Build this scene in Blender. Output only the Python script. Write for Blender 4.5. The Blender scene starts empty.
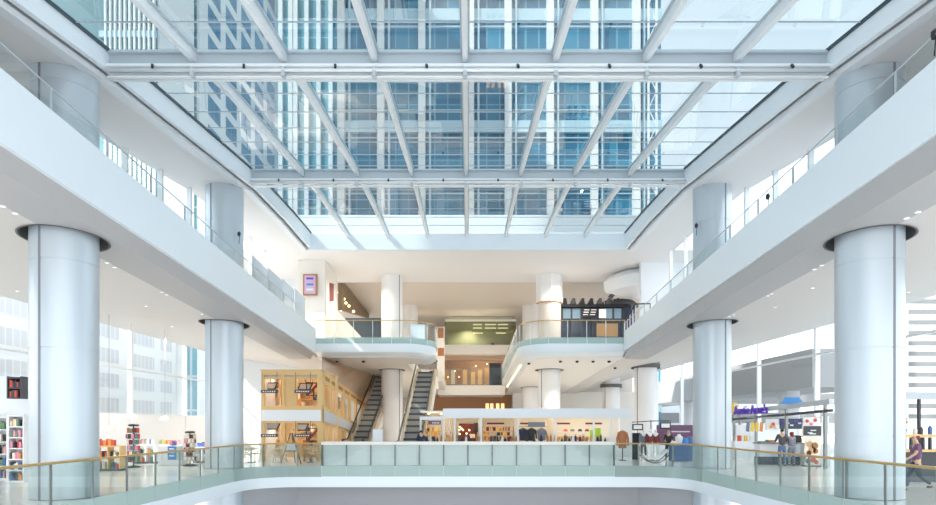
import bpy, bmesh, math, random
from mathutils import Vector, Matrix
random.seed(7)
PI = math.pi
SC = bpy.context.scene
COL = SC.collection
FPX, CX, HY, EYE = 620.0, 468.0, 423.0, 2.0

def at(px, py, d):
    """pixel + distance -> metres (camera at x 0, y 0, height EYE, looking along +Y)"""
    return Vector(((px - CX) * d / FPX, d, EYE + (HY - py) * d / FPX))
def ax(px, d): return (px - CX) * d / FPX
def az(py, d): return EYE + (HY - py) * d / FPX

# ------------------------------------------------------------------ materials
M = {}
def mat(name, col, rough=0.5, metal=0.0, emit=None, estr=0.0, spec=0.5):
    m = bpy.data.materials.new(name); m.use_nodes = True
    b = m.node_tree.nodes['Principled BSDF']
    b.inputs['Base Color'].default_value = (*col, 1)
    b.inputs['Roughness'].default_value = rough
    b.inputs['Metallic'].default_value = metal
    b.inputs['Specular IOR Level'].default_value = spec
    if emit:
        b.inputs['Emission Color'].default_value = (*emit, 1)
        b.inputs['Emission Strength'].default_value = estr
    M[name] = m
    return m
def noisy(name, c1, c2, scale, rough=0.5, metal=0.0, detail=3, stretch=(1, 1, 1)):
    m = mat(name, c1, rough, metal); nt = m.node_tree
    tc = nt.nodes.new('ShaderNodeTexCoord'); mp = nt.nodes.new('ShaderNodeMapping')
    mp.inputs['Scale'].default_value = stretch
    n = nt.nodes.new('ShaderNodeTexNoise'); n.inputs['Scale'].default_value = scale; n.inputs['Detail'].default_value = detail
    r = nt.nodes.new('ShaderNodeValToRGB')
    r.color_ramp.elements[0].color = (*c1, 1); r.color_ramp.elements[1].color = (*c2, 1)
    r.color_ramp.elements[0].position = .35; r.color_ramp.elements[1].position = .65
    nt.links.new(tc.outputs['Object'], mp.inputs['Vector']); nt.links.new(mp.outputs[0], n.inputs['Vector'])
    nt.links.new(n.outputs['Fac'], r.inputs['Fac']); nt.links.new(r.outputs['Color'], nt.nodes['Principled BSDF'].inputs['Base Color'])
    return m
def gridmat(name, c1, c2, mortar, bw, bh, msize, rough=.5, axes='XZ', metal=0.0, offset=0.0):
    """regular rectangles (tiles, window bands): brick texture on two object axes"""
    m = mat(name, c1, rough, metal); nt = m.node_tree
    tc = nt.nodes.new('ShaderNodeTexCoord'); sp = nt.nodes.new('ShaderNodeSeparateXYZ'); cb = nt.nodes.new('ShaderNodeCombineXYZ')
    nt.links.new(tc.outputs['Object'], sp.inputs[0])
    nt.links.new(sp.outputs[axes[0]], cb.inputs[0]); nt.links.new(sp.outputs[axes[1]], cb.inputs[1])
    b = nt.nodes.new('ShaderNodeTexBrick'); b.offset = offset; b.squash = 1
    b.inputs['Color1'].default_value = (*c1, 1); b.inputs['Color2'].default_value = (*c2, 1); b.inputs['Mortar'].default_value = (*mortar, 1)
    b.inputs['Scale'].default_value = 1; b.inputs['Brick Width'].default_value = bw; b.inputs['Row Height'].default_value = bh
    b.inputs['Mortar Size'].default_value = msize; b.inputs['Mortar Smooth'].default_value = 0
    nt.links.new(cb.outputs[0], b.inputs['Vector'])
    nt.links.new(b.outputs['Color'], nt.nodes['Principled BSDF'].inputs['Base Color'])
    return m
def glass(name, tint, refl=0.08, rough=0.02, gl=(1, 1, 1)):
    m = bpy.data.materials.new(name); m.use_nodes = True; nt = m.node_tree; nt.nodes.clear()
    o = nt.nodes.new('ShaderNodeOutputMaterial'); mx = nt.nodes.new('ShaderNodeMixShader')
    t = nt.nodes.new('ShaderNodeBsdfTransparent'); t.inputs[0].default_value = (*tint, 1)
    g = nt.nodes.new('ShaderNodeBsdfGlossy'); g.inputs['Roughness'].default_value = rough; g.inputs[0].default_value = (*gl, 1)
    lw = nt.nodes.new('ShaderNodeLayerWeight'); lw.inputs['Blend'].default_value = .25
    mu = nt.nodes.new('ShaderNodeMath'); mu.operation = 'MULTIPLY_ADD'; mu.inputs[1].default_value = refl * 2; mu.inputs[2].default_value = refl * .4
    nt.links.new(lw.outputs['Fresnel'], mu.inputs[0]); nt.links.new(mu.outputs[0], mx.inputs['Fac'])
    nt.links.new(t.outputs[0], mx.inputs[1]); nt.links.new(g.outputs[0], mx.inputs[2]); nt.links.new(mx.outputs[0], o.inputs[0])
    M[name] = m
    return m
def frosted(name, tint, white, fac):
    m = bpy.data.materials.new(name); m.use_nodes = True; nt = m.node_tree; nt.nodes.clear()
    o = nt.nodes.new('ShaderNodeOutputMaterial'); mx = nt.nodes.new('ShaderNodeMixShader'); mx.inputs[0].default_value = fac
    t = nt.nodes.new('ShaderNodeBsdfTransparent'); t.inputs[0].default_value = (*tint, 1)
    d = nt.nodes.new('ShaderNodeBsdfPrincipled'); d.inputs['Base Color'].default_value = (*white, 1); d.inputs['Roughness'].default_value = .6; d.inputs['Specular IOR Level'].default_value = .2
    nt.links.new(t.outputs[0], mx.inputs[1]); nt.links.new(d.outputs[0], mx.inputs[2]); nt.links.new(mx.outputs[0], o.inputs[0])
    M[name] = m
    return m

# ------------------------------------------------------------------ mesh builder
WO = {}
class MB:
    def __init__(s): s.v = []; s.f = []; s.sm = []
    def add(s, vs, fs, sm=False):
        n = len(s.v); s.v += [tuple(v) for v in vs]; s.f += [tuple(i + n for i in f) for f in fs]; s.sm += [sm] * len(fs); return s
    def box(s, x0, y0, z0, x1, y1, z1):
        return s.add([(x, y, z) for z in (z0, z1) for y in (y0, y1) for x in (x0, x1)],
                     [(0, 2, 3, 1), (4, 5, 7, 6), (0, 1, 5, 4), (2, 6, 7, 3), (0, 4, 6, 2), (1, 3, 7, 5)])
    def hexa(s, a, b):
        """a, b: two quads (4 points each, same winding) joined to a solid"""
        return s.loft([a, b])
    def loft(s, secs, sm=False, caps=True, closed=True):
        n = len(secs[0]); vs = [p for sec in secs for p in sec]; fs = []
        for k in range(len(secs) - 1):
            for i in range(n if closed else n - 1):
                j = (i + 1) % n; fs.append((k * n + i, k * n + j, (k + 1) * n + j, (k + 1) * n + i))
        if caps and closed:
            fs.append(tuple(range(n))[::-1]); fs.append(tuple((len(secs) - 1) * n + i for i in range(n)))
        return s.add(vs, fs, sm)
    def bar(s, p, q, w, h=None, up=(0, 0, 1)):
        """rectangular bar between two points"""
        p = Vector(p); q = Vector(q); d = (q - p).normalized(); up = Vector(up)
        if abs(d.dot(up)) > .98: up = Vector((0, 1, 0))
        a = d.cross(up).normalized(); b = a.cross(d); h = h or w
        qd = [a * w / 2 + b * h / 2, -a * w / 2 + b * h / 2, -a * w / 2 - b * h / 2, a * w / 2 - b * h / 2]
        return s.loft([[p + c for c in qd], [q + c for c in qd]])
    def tube(s, pts, r, n=8, closed=False):
        pts = [Vector(p) for p in pts]; secs = []; m = len(pts); a0 = None
        for i, p in enumerate(pts):
            d = (pts[(i + 1) % m] - pts[i - 1]) if closed else (pts[min(i + 1, m - 1)] - pts[max(i - 1, 0)])
            d.normalize()
            if a0 is None:
                a0 = d.cross(Vector((0, 0, 1)));
                if a0.length < .05: a0 = d.cross(Vector((0, 1, 0)))
            a0 = (a0 - d * a0.dot(d)).normalized(); b = d.cross(a0)
            rr = r[i] if isinstance(r, (list, tuple)) else r
            secs.append([p + (a0 * math.cos(t) + b * math.sin(t)) * rr for t in [2 * PI * k / n for k in range(n)]])
        if closed: secs.append(secs[0])
        return s.loft(secs, True, not closed)
    def lathe(s, prof, c=(0, 0), n=24, caps=True, sm=True):
        return s.loft([[(c[0] + r * math.cos(2 * PI * k / n), c[1] + r * math.sin(2 * PI * k / n), z) for k in range(n)] for r, z in prof], sm, caps)
    def cyl(s, c, z0, z1, r, n=16): return s.lathe([(r, z0), (r, z1)], c, n)
    def ball(s, c, r, n=12, sz=1.0):
        k = 8; c = Vector(c)
        return s.loft([[(c.x + r * math.sin(PI * j / k) * math.cos(2 * PI * i / n), c.y + r * math.sin(PI * j / k) * math.sin(2 * PI * i / n), c.z - sz * r * math.cos(PI * j / k)) for i in range(n)]
                       for j in range(1, k)], True)
    def prism(s, poly, z0, z1):
        """plan polygon extruded in z; z0/z1 numbers or functions of (x, y)"""
        f0 = z0 if callable(z0) else (lambda x, y: z0); f1 = z1 if callable(z1) else (lambda x, y: z1)
        return s.loft([[(x, y, f0(x, y)) for x, y in poly], [(x, y, f1(x, y)) for x, y in poly]])
    def mesh(s, name, m, org):
        me = bpy.data.meshes.new(name)
        me.from_pydata([(x - org[0], y - org[1], z - org[2]) for x, y, z in s.v], [], s.f)
        bm = bmesh.new(); bm.from_mesh(me); bmesh.ops.recalc_face_normals(bm, faces=bm.faces)
        for e in bm.edges: e.smooth = e.calc_face_angle(0) < .7
        bm.to_mesh(me); bm.free()
        for p, q in zip(me.polygons, s.sm): p.use_smooth = q
        me.materials.append(M[m] if isinstance(m, str) else m)
        return me
    def build(s, name, m, parent=None, org=None, bevel=0):
        if org is None:
            lo = [min(v[i] for v in s.v) for i in range(3)]; hi = [max(v[i] for v in s.v) for i in range(3)]
            org = ((lo[0] + hi[0]) / 2, (lo[1] + hi[1]) / 2, lo[2])
        o = bpy.data.objects.new(name, s.mesh(name, m, org)); COL.objects.link(o)
        put(o, org, parent)
        if bevel:
            b = o.modifiers.new('bevel', 'BEVEL'); b.width = bevel; b.segments = 2; b.limit_method = 'ANGLE'
        return o
def put(o, org, parent):
    w = Vector(org)
    if parent is not None:
        o.parent = parent; o.location = w - WO[parent.name]
    else: o.location = w
    WO[o.name] = w
def tag(o, label, cat, group=None, kind=None):
    o['label'] = label; o['category'] = cat
    if group: o['group'] = group
    if kind: o['kind'] = kind
    return o
def struct(o): o['kind'] = 'structure'; return o
def thing(name, loc, label, cat, group=None):
    o = bpy.data.objects.new(name, None); COL.objects.link(o); o.location = loc; WO[o.name] = Vector(loc); o.empty_display_size = .2
    return tag(o, label, cat, group)
def clone(o, loc=None, rz=None, label=None):
    def cp(x, par):
        c = x.copy(); COL.objects.link(c)
        if par is not None: c.parent = par
        for ch in x.children: cp(ch, c)
        return c
    r = cp(o, None)
    if loc is not None: r.location = loc
    if rz is not None: r.rotation_euler = (0, 0, rz)
    if label: r['label'] = label
    return r
def inst(name, me, loc, rz=0, label=None, cat=None, group=None, parent=None):
    o = bpy.data.objects.new(name, me); COL.objects.link(o); o.location = loc; o.rotation_euler = (0, 0, rz)
    if label: tag(o, label, cat, group)
    return o
def text(name, s, loc, size, m, parent, rot=(PI / 2, 0, 0), ext=.01, align='CENTER'):
    c = bpy.data.curves.new(name, 'FONT'); c.body = s; c.size = size; c.extrude = ext; c.align_x = align; c.align_y = 'CENTER'
    o = bpy.data.objects.new(name, c); COL.objects.link(o)
    dg = bpy.context.evaluated_depsgraph_get(); dg.update(); me = bpy.data.meshes.new_from_object(o.evaluated_get(dg)); bpy.data.objects.remove(o, do_unlink=True)
    me.materials.clear(); me.materials.append(M[m]); o = bpy.data.objects.new(name, me); COL.objects.link(o); put(o, loc, parent); o.rotation_euler = rot
    return o
def lerp(tab, d):
    if d <= tab[0][0]: a, b = tab[0], tab[1]
    elif d >= tab[-1][0]: a, b = tab[-2], tab[-1]
    else:
        for a, b in zip(tab, tab[1:]):
            if a[0] <= d <= b[0]: break
    return a[1] + (b[1] - a[1]) * (d - a[0]) / (b[0] - a[0])

# ------------------------------------------------------------------ palette
mat('white_paint', (.80, .83, .86), .35)
mat('fascia_paint', (.80, .86, .90), .28)
mat('warm_white', (.84, .80, .74), .5)
mat('ceiling_white', (.80, .79, .79), .6)
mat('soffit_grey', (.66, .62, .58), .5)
mat('soffit_shaded', (.46, .445, .44), .5)  # darker copy of the soffit colour, shade on the inner strip painted in
mat('back_ceiling', (.70, .64, .58), .5)
mat('column_metal', (.54, .605, .655), .30, .3)
mat('column_white', (.84, .84, .84), .4, 0)
mat('seam_dark', (.22, .23, .26), .6)
mat('collar_dark', (.14, .135, .13), .6)
mat('steel_white', (.80, .83, .85), .35, .1)
mat('steel_grey', (.50, .56, .60), .4, .2)
mat('gasket', (.04, .07, .09), .5)
mat('brass', (.62, .42, .16), .3, .7)
mat('stainless', (.30, .32, .31), .35, .7)
mat('dark_steel', (.13, .16, .155), .4, .5)
mat('black', (.02, .02, .025), .4)
mat('charcoal', (.06, .065, .075), .5)
mat('dark_navy', (.035, .05, .085), .45)
mat('lamp_glow', (1, .95, .85), .5, 0, (1, .93, .82), 1.6)
mat('warm_glow', (1, .8, .5), .5, 0, (1, .74, .40), 2.2)
mat('amber_glow', (.9, .6, .3), .5, 0, (1, .55, .22), 1.0)
mat('timber_light', (.74, .50, .22), .5)
noisy('timber', (.62, .42, .22), (.78, .56, .32), 6, .5, stretch=(1, 1, .2))
mat('timber_red', (.42, .20, .09), .5)
mat('panel_grey', (.62, .62, .63), .5)
gridmat('floor_stone', (.84, .83, .81), (.80, .79, .78), (.70, .70, .69), 1.2, 1.2, .006, .16, 'XY')
mat('lower_grey', (.37, .37, .385), .5)
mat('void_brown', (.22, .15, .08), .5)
mat('slate_glass', (.16, .20, .25), .2)
mat('tan_soffit', (.55, .38, .26), .5)
mat('plaza', (.62, .62, .61), .8)
glass('roof_glass', (.31, .355, .37), .07)
glass('facade_glass', (.93, .96, .97), .06)
glass('rail_glass', (.88, .915, .90), .06)
frosted('rail_glass_low', (.74, .86, .83), (.56, .68, .65), .55)
glass('olive_glass', (.62, .64, .52), .10)
mat('olive_wall', (.44, .44, .35), .5)
mat('shop_brown', (.42, .29, .22), .5)
frosted('screen_frost', (.8, .84, .87), (.75, .79, .82), .55)
mat('esc_step', (.33, .32, .29), .5, .3)
mat('esc_skirt', (.60, .50, .38), .4, .3)
mat('purple_sign', (.10, .04, .42), .4, 0, (.12, .05, .6), .12)
mat('plum', (.17, .08, .16), .5)
mat('blue_sign', (.05, .25, .62), .4)
mat('poster_pink', (.65, .45, .62), .5)
mat('book_red', (.62, .10, .07), .5); mat('book_blue', (.07, .16, .42), .5); mat('book_green', (.16, .28, .16), .5)
mat('book_cream', (.85, .80, .66), .5); mat('book_orange', (.80, .34, .08), .5); mat('book_black', (.05, .05, .06), .5); mat('book_pink', (.75, .30, .42), .5)
BOOKC = ['book_red', 'book_blue', 'book_green', 'book_cream', 'book_orange', 'book_black', 'book_pink']
mat('lime', (.42, .68, .04), .5); mat('denim', (.10, .18, .34), .8); mat('skin', (.62, .40, .29), .5)
mat('leather', (.42, .16, .06), .45); mat('cloth_navy', (.03, .04, .08), .8); mat('cloth_grey', (.20, .23, .30), .8); mat('cloth_white', (.8, .8, .8), .8)
mat('cloth_maroon', (.18, .04, .04), .8); mat('hair_black', (.02, .017, .015), .6); mat('hair_red', (.20, .04, .03), .6)
mat('leaf', (.05, .16, .06), .6); mat('yellow', (.90, .62, .08), .5); mat('tan', (.62, .36, .17), .5)
mat('facade_white', (.84, .85, .84), .6); mat('tower_band', (.50, .68, .76), .4)
gridmat('tower_glass', (.018, .14, .25), (.045, .26, .40), (.20, .42, .52), 1.9, 4.06, .09, .15, 'XZ')
gridmat('teal_glass', (.10, .32, .40), (.16, .42, .50), (.50, .62, .66), 2.4, 3.6, .12, .15, 'XZ')
gridmat('blue_window', (.06, .20, .34), (.10, .28, .44), (.25, .38, .48), 1.5, 3, .06, .2, 'YZ')
gridmat('window_band', (.62, .62, .64), (.68, .68, .69), (.80, .80, .80), .7, 4, .06, .4, 'YZ')
mat('louvre_teal', (.09, .22, .26), .4); mat('stripe_grey', (.17, .17, .17), .6); mat('concrete', (.34, .33, .33), .8)

# ------------------------------------------------------------------ key heights
TOP = [(5, 10.47), (14.17, 11.67), (16.7, 12.0), (18.9, 12.38), (27.4, 13.3), (30.4, 13.52), (34.5, 13.66), (38.2, 13.68)]
BOT = [(5, 9.78), (13.03, 10.89), (16.7, 11.39), (26.5, 12.39), (28.5, 12.62), (33, 12.72), (38.2, 12.64)]
def curb_top(d): return lerp(TOP, d)
def curb_bot(d): return lerp(BOT, d)
ZLOW = {-1: lambda d: 8.21 - .0516 * d, 1: lambda d: 8.62 - .0594 * d}
ZUP = {-1: lambda d: 9.68 - .0516 * d, 1: lambda d: 10.34 - .0735 * d}
XF = {-1: 9.27, 1: 9.5}                    # balcony face
XW = 18.3                                  # glass facade line
def crease(d): return 7.84 - .0516 * d
LW = {-1: .35, 1: .10}
def soff(x, d, s):
    zc = crease(d); xf = XF[s]
    if x < xf + LW[s]: return ZLOW[s](d) + .1 + (zc - ZLOW[s](d) - .1) * max(0, x - xf - .06) / (LW[s] - .06)
    return zc if x < COLX else zc + (6.98 - zc) * (x - COLX) / (XW - COLX)
def gal_floor(d): return 9.2 - .0516 * d
COLX = 10.9
CXS = {(-1, 0): 10.9, (-1, 1): 10.9, (1, 0): 10.84, (1, 1): 10.92}
D1, D2 = 16.76, 27.75
SIDE = {-1: 'beside the bookshop', 1: 'beside the pretzel counter'}

# ------------------------------------------------------------------ floor, lower level, ground
def arc(cx, cy, r, a0, a1, n=8):
    return [(cx + r * math.cos(a0 + (a1 - a0) * k / n), cy + r * math.sin(a0 + (a1 - a0) * k / n)) for k in range(n + 1)]
RAIL = [(-10, 9)] + arc(-8, 27, 2, PI, PI / 2) + arc(8, 27, 2, PI / 2, 0) + [(10, 9)]   # plan line of the opening
fl = MB()
outer = [(-XW, 9), (-XW, 70), (XW, 70), (XW, 9)]
inner = RAIL
# floor as strips: left, right, back
for poly in ([(-XW, 0), (-10, 0), (-10, 27), (-XW, 27)], [(10, 0), (XW, 0), (XW, 27), (10, 27)],
             [(-XW, 27)] + arc(-8, 27, 2, PI, PI / 2) + arc(8, 27, 2, PI / 2, 0) + [(XW, 27), (XW, 70), (-XW, 70)]):
    fl.prism(poly, -.5, 0)
struct(fl.build('floor', 'floor_stone', org=(0, 0, 0)))
edge = MB()   # white slab edge below the glass
def offs(pts, d):
    out = []
    for i, p in enumerate(pts):
        a = pts[max(i - 1, 0)]; b = pts[min(i + 1, len(pts) - 1)]
        t = Vector((b[0] - a[0], b[1] - a[1])).normalized(); out.append((p[0] + t.y * d, p[1] - t.x * d))
    return out
ri = offs(RAIL, .02); ro = offs(RAIL, -.6)
edge.loft([[(a[0], a[1], -1.0), (a[0], a[1], -.50), (b[0], b[1], -.50), (b[0], b[1], -1.0)] for a, b in zip(ri, ro)], True)
struct(edge.build('trim_1', 'fascia_paint', org=(0, 0, 0)))
lw = MB(); lw.box(-30, 0, -6.3, 30, 60, -6); struct(lw.build('floor_lower', 'floor_stone', org=(0, 0, -6)))
lw = MB(); lw.prism([(-8.2, 29.9), (8.2, 29.9), (10.2, 28.0), (10.8, 28.4), (8.4, 30.6), (-8.4, 30.6), (-10.8, 28.4), (-10.2, 28.0)], -6, -.98)
struct(lw.build('wall_lower', 'lower_grey'))
for s, n in ((-1, 'left'), (1, 'right')):
    c = MB(); c.box(min(s * 10.6, s * 30), 0, -1.0, max(s * 10.6, s * 30), 60, -.6); struct(c.build('ceiling_lower_' + n, 'ceiling_white'))
for s, n in ((-1, 'left'), (1, 'right')):
    g = MB(); g.box(min(s * 18.4, s * 260), -60, -.7, max(s * 18.4, s * 260), 260, -.25); o = g.build('ground_' + n, 'plaza'); struct(o)

# ------------------------------------------------------------------ balustrade round the opening
bal = thing('glass_balustrade', (0, 29, 0), 'green glass balustrade with brass handrail around the floor opening', 'balustrade')
def railpts(r, z): return [(x, y, z) for x, y in offs(RAIL, r)]
def sub(p0, p1): return [p for p in RAIL if p0 <= p[1] <= p1]
hl = [(-9.95, 9, 1.04), (-9.95, 27, 1.04)] + [(x, y, 1.04) for x, y in arc(-8, 27, 1.97, PI, PI / 2)[1:]] + [(-6.8, 28.97, 1.04)]
for s in (-1, 1):
    MB().tube([(s * abs(x), y, z) for x, y, z in hl], .035, 8).build('handrail', 'brass', bal)
DS = [14.85 + 1.66 * k for k in range(-3, 8)]
for s in (-1, 1):
    prev = None
    for d in DS:
        MB().box(min(s * 9.985, s * 10.01), d - .045, -.0, max(s * 9.985, s * 10.01), d + .045, 1.02).build('post', 'stainless', bal)
    ds = [9.0] + DS
    for a, b in zip(ds, ds[1:]):
        MB().box(s * 10.0 - .012, a + .012, 0, s * 10.0 + .012, b - .012, 1.0).build('glass_panel', 'rail_glass', bal)
        MB().box(s * 10.0 - .012, a + .012, -.52, s * 10.0 + .012, b - .012, 0).build('lower_glass', 'rail_glass_low', bal)
    # curved corner
    pts = [(s * 10.0, DS[-1])] if DS[-1] < 27 else []
    pts += [(s * abs(x), y) for x, y in arc(-8, 27, 2, PI, PI / 2)] + [(s * 6.86, 29)]
    for nm, z0, z1, m in (('glass_panel', 0, 1.0, 'rail_glass'), ('lower_glass', -.52, 0, 'rail_glass_low')):
        pin = [(x * .9976, y - .024 * (y > 27.5)) for x, y in pts]; b = MB(); b.loft([[(x, y, z0), (x, y, z1), (u, v, z1), (u, v, z0)] for (x, y), (u, v) in zip(pts, pin)]).build(nm, m, bal)
    for x, y in ((9.41, 28.41), (8.0, 29), (6.86, 29)):
        MB().box(s * x - .03, y + .03, 0, s * x + .03, y + .12, 1.02).build('post', 'stainless', bal)
xs = [-6.83 + 1.138 * k for k in range(13)]
for a, b in zip(xs, xs[1:]):
    MB().box(a + .012, 28.99, 0, b - .012, 29.01, 1.0).build('glass_panel', 'rail_glass', bal)
    MB().box(a + .005, 28.99, -.52, b - .005, 29.01, 0).build('lower_glass', 'rail_glass_low', bal)
for x in xs: MB().box(x - .032, 29.03, -.02, x + .032, 29.08, 1.0).build('post', 'dark_steel', bal)
pw = thing('parapet_wall', (0, 29.4, 0), 'low white wall with pale stone cap standing behind the glass balustrade', 'low wall')
MB().box(-6.8, 29.25, 0, 6.8, 29.5, .98).build('wall_body', 'white_paint', pw)
MB().box(-6.85, 28.93, .98, 6.85, 29.6, 1.12).build('cap', 'warm_white', pw)

# ------------------------------------------------------------------ columns
def column(name, x, d, z0, z1, r, label, m='column_metal', collar=None, side=0, joints=(), n=48):
    t = thing(name, (x, d, z0), label, 'column'); t['kind'] = 'thing'
    th_cam = math.atan2(-d, -x)
    seam = th_cam - side * math.radians(43) if side else None
    lv = [z0] + [j for j in joints if z0 < j < z1] + [z1]; b = MB()
    for a, c in zip(lv, lv[1:]): b.lathe([(r, a + .012), (r, c - .012)], (x, d), n, True)
    b.lathe([(r - .015, z0 + .01), (r - .015, z1)], (x, d), n); b.build('shaft', m, t)
    if side:
        q = MB()
        for k in (0,):
            c, s_ = math.cos(seam), math.sin(seam); a = Vector((c, s_, 0)); tn = Vector((-s_, c, 0)); p = Vector((x, d, 0)) + a * (r - .03)
            q.loft([[p + tn * .034 + Vector((0, 0, z)), p + tn * .034 + a * .036 + Vector((0, 0, z)), p - tn * .034 + a * .036 + Vector((0, 0, z)), p - tn * .034 + Vector((0, 0, z))] for z in (z0, z1)])
        q.build('seam', 'seam_dark', t)
    if collar:
        rr, c0, c1 = collar
        b = MB(); b.loft([[(x + a * math.cos(2 * PI * k / 40), d + a * math.sin(2 * PI * k / 40), z) for k in range(40)] for a, z in ((rr, c0), (rr, c1), (r, c1))], True, False) if not callable(c0) else b.loft([[(x + a * math.cos(2 * PI * k / 40), d + a * math.sin(2 * PI * k / 40), (c0(abs(x + a * math.cos(2 * PI * k / 40)), d + a * math.sin(2 * PI * k / 40)) - .015 if low else c1)) for k in range(40)] for a, low in ((rr + .03, 1), (rr - .02, 1), (rr - .02, 0), (r, 0))], True, False); b.build('collar', 'collar_dark', t)
    return t
JO = (1.66, 3.96, 6.26, 8.6, 10.9)
CLAB = {(-1, 0): 'huge pale silver round column nearest the bookshelves and handrail', (-1, 1): 'big pale silver round column between the book spinner and the timber shop',
        (1, 0): 'huge pale silver round column nearest the walking person in shorts', (1, 1): 'big pale silver round column between the clothes display and the pretzel counter'}
for s in (-1, 1):
    for k, d in enumerate((D1, D2)):
        zc = crease(d)
        t = column('column', s * CXS[(s, k)], d, 0, curb_bot(d), .81, CLAB[(s, k)], 'column_metal', (1.06, (lambda x, y, s=s: soff(x, y, s)), zc + .75), -s, JO)
        MB().cyl((s * CXS[(s, k)], d), -6, -.5, .81, 32).build('shaft', 'column_metal', t)
zb = lambda d: 6.12 - .04 * (d - 37.8)
def ceil2(d): return 7.2 - .05 * (d - 38)
column('column', ax(392, 45), 45, 0, 12.75, .77, 'white round column between the two escalators', 'column_white', (.95, zb(45) - .01, zb(45) + .3), -1)
column('column', ax(549.3, 45), 45, 0, 11.0, .80, 'white round column rising behind the dark jackets', 'column_white', (1.05, zb(45) - .01, zb(45) + .3), 1)
column('column', ax(645.5, 44), 44, 0, 6.3, .80, 'white round column behind the hanging screens and clothes', 'column_white', (1.0, zb(44) - .01, zb(44) + .3), 1)
column('column', ax(531, 58), 58, 0, 13.2, .80, 'slim far white column behind the kiosk beside the bridge', 'column_white', (1.0, zb(58) - .01, zb(58) + .3))
column('column', ax(611, 58), 58, 0, 6.3, .80, 'far white column behind the kiosk roof with lime bags', 'column_white', (1.0, zb(58) - .01, zb(58) + .3), 1)
column('column', ax(410, 58), 58, 6.2, 13.2, .72, 'slim far white column on the balcony over the escalator', 'column_white')
# square casing on the upper half of the column by the restaurant
o = thing('column_casing', (ax(549.3, 45), 45, 9.9), 'white faceted casing round the column beside the dark restaurant', 'casing')
MB().lathe([(.98, az(303, 45)), (.86, az(303, 45) - .12)], (ax(549.3, 45), 45), 8, sm=False).build('base', 'tan', o)
MB().lathe([(.98, az(303, 45)), (.98, 12.75)], (ax(549.3, 45), 45), 8, sm=False).build('body', 'column_white', o)
MB().lathe([(.83, 7.0), (.83, az(303, 45) - .1)], (ax(549.3, 45), 45), 32).build('sleeve', 'back_ceiling', o)

# ------------------------------------------------------------------ side balconies
def carve(o, cuts):
    """cut round holes (x, y, r) through a solid with real booleans, baked into the mesh"""
    tmp = []
    for x, y, r in cuts:
        b = MB(); b.cyl((x, y), -2, 12, r, 48); c = b.build('cutter', 'white_paint'); tmp.append(c)
        m = o.modifiers.new('b', 'BOOLEAN'); m.object = c; m.operation = 'DIFFERENCE'; m.solver = 'EXACT'
    dg = bpy.context.evaluated_depsgraph_get(); dg.update()
    me = bpy.data.meshes.new_from_object(o.evaluated_get(dg)); o.modifiers.clear(); o.data = me
    for c in tmp: bpy.data.objects.remove(c, do_unlink=True)
DD = [3, 8, 12, 16.76, 20, 24, 27.75, 32, 37.8]
for s in (-1, 1):
    xf = XF[s]
    t = thing('gallery_balcony', (s * 12, 20, 7), 'long white gallery balcony above the bookshop and its shelves' if s < 0 else 'long white gallery balcony above the pretzel counter', 'balcony')
    cuts = [(s * CXS[(s, 0)], D1, 1.06), (s * CXS[(s, 1)], D2, 1.06)]
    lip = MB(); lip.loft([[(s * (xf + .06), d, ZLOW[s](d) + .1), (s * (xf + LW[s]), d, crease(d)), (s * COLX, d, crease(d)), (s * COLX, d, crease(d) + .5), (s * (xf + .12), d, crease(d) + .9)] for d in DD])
    o = lip.build('edge_soffit', 'soffit_shaded', t); carve(o, cuts)
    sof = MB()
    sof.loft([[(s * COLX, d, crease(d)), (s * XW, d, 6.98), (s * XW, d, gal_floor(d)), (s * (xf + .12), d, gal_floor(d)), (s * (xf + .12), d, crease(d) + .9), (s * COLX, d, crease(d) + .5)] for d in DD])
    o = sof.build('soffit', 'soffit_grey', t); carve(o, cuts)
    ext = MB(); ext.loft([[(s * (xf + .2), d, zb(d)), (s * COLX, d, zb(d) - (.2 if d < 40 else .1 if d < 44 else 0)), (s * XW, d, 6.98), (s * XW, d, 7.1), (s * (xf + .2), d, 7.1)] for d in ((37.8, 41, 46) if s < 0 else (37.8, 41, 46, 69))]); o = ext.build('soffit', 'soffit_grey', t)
    if s > 0: carve(o, [(ax(645.5, 44), 44, 1.0), (ax(611, 58), 58, 1.0)])
    f = MB(); f.loft([[(s * xf, d, ZLOW[s](d)), (s * xf, d, ZUP[s](d)), (s * (xf + .14), d, ZUP[s](d)), (s * (xf + .14), d, ZLOW[s](d))] for d in DD])
    f.build('fascia', 'fascia_paint', t)
    if s < 0:
        pass
    # railing on the gallery edge
    rl = thing('gallery_railing', (s * 9.5, 20, ZUP[s](20)), 'thin metal and glass railing on the balcony above the bookshop' if s < 0 else 'thin metal and glass railing on the balcony above the pretzel counter', 'railing')
    xr = xf + .09
    MB().tube([(s * xr, d, ZUP[s](d) + .56) for d in DD[1:]], .022, 6).build('rail', 'steel_grey', rl)
    pd = [9.5 + 2.2 * k for k in range(13)]
    for d in pd: MB().box(s * xr - .02, d - .03, ZUP[s](d) - .01, s * xr + .02, d + .03, ZUP[s](d) + .55).build('post', 'steel_grey', rl)
    for a, b in zip(pd, pd[1:]):
        MB().loft([[(s * xr, a + .04, ZUP[s](a)), (s * xr, a + .04, ZUP[s](a) + .5)], [(s * xr, b - .04, ZUP[s](b)), (s * xr, b - .04, ZUP[s](b) + .5)]], False, False, False).build('glass_panel', 'rail_glass', rl)
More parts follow.
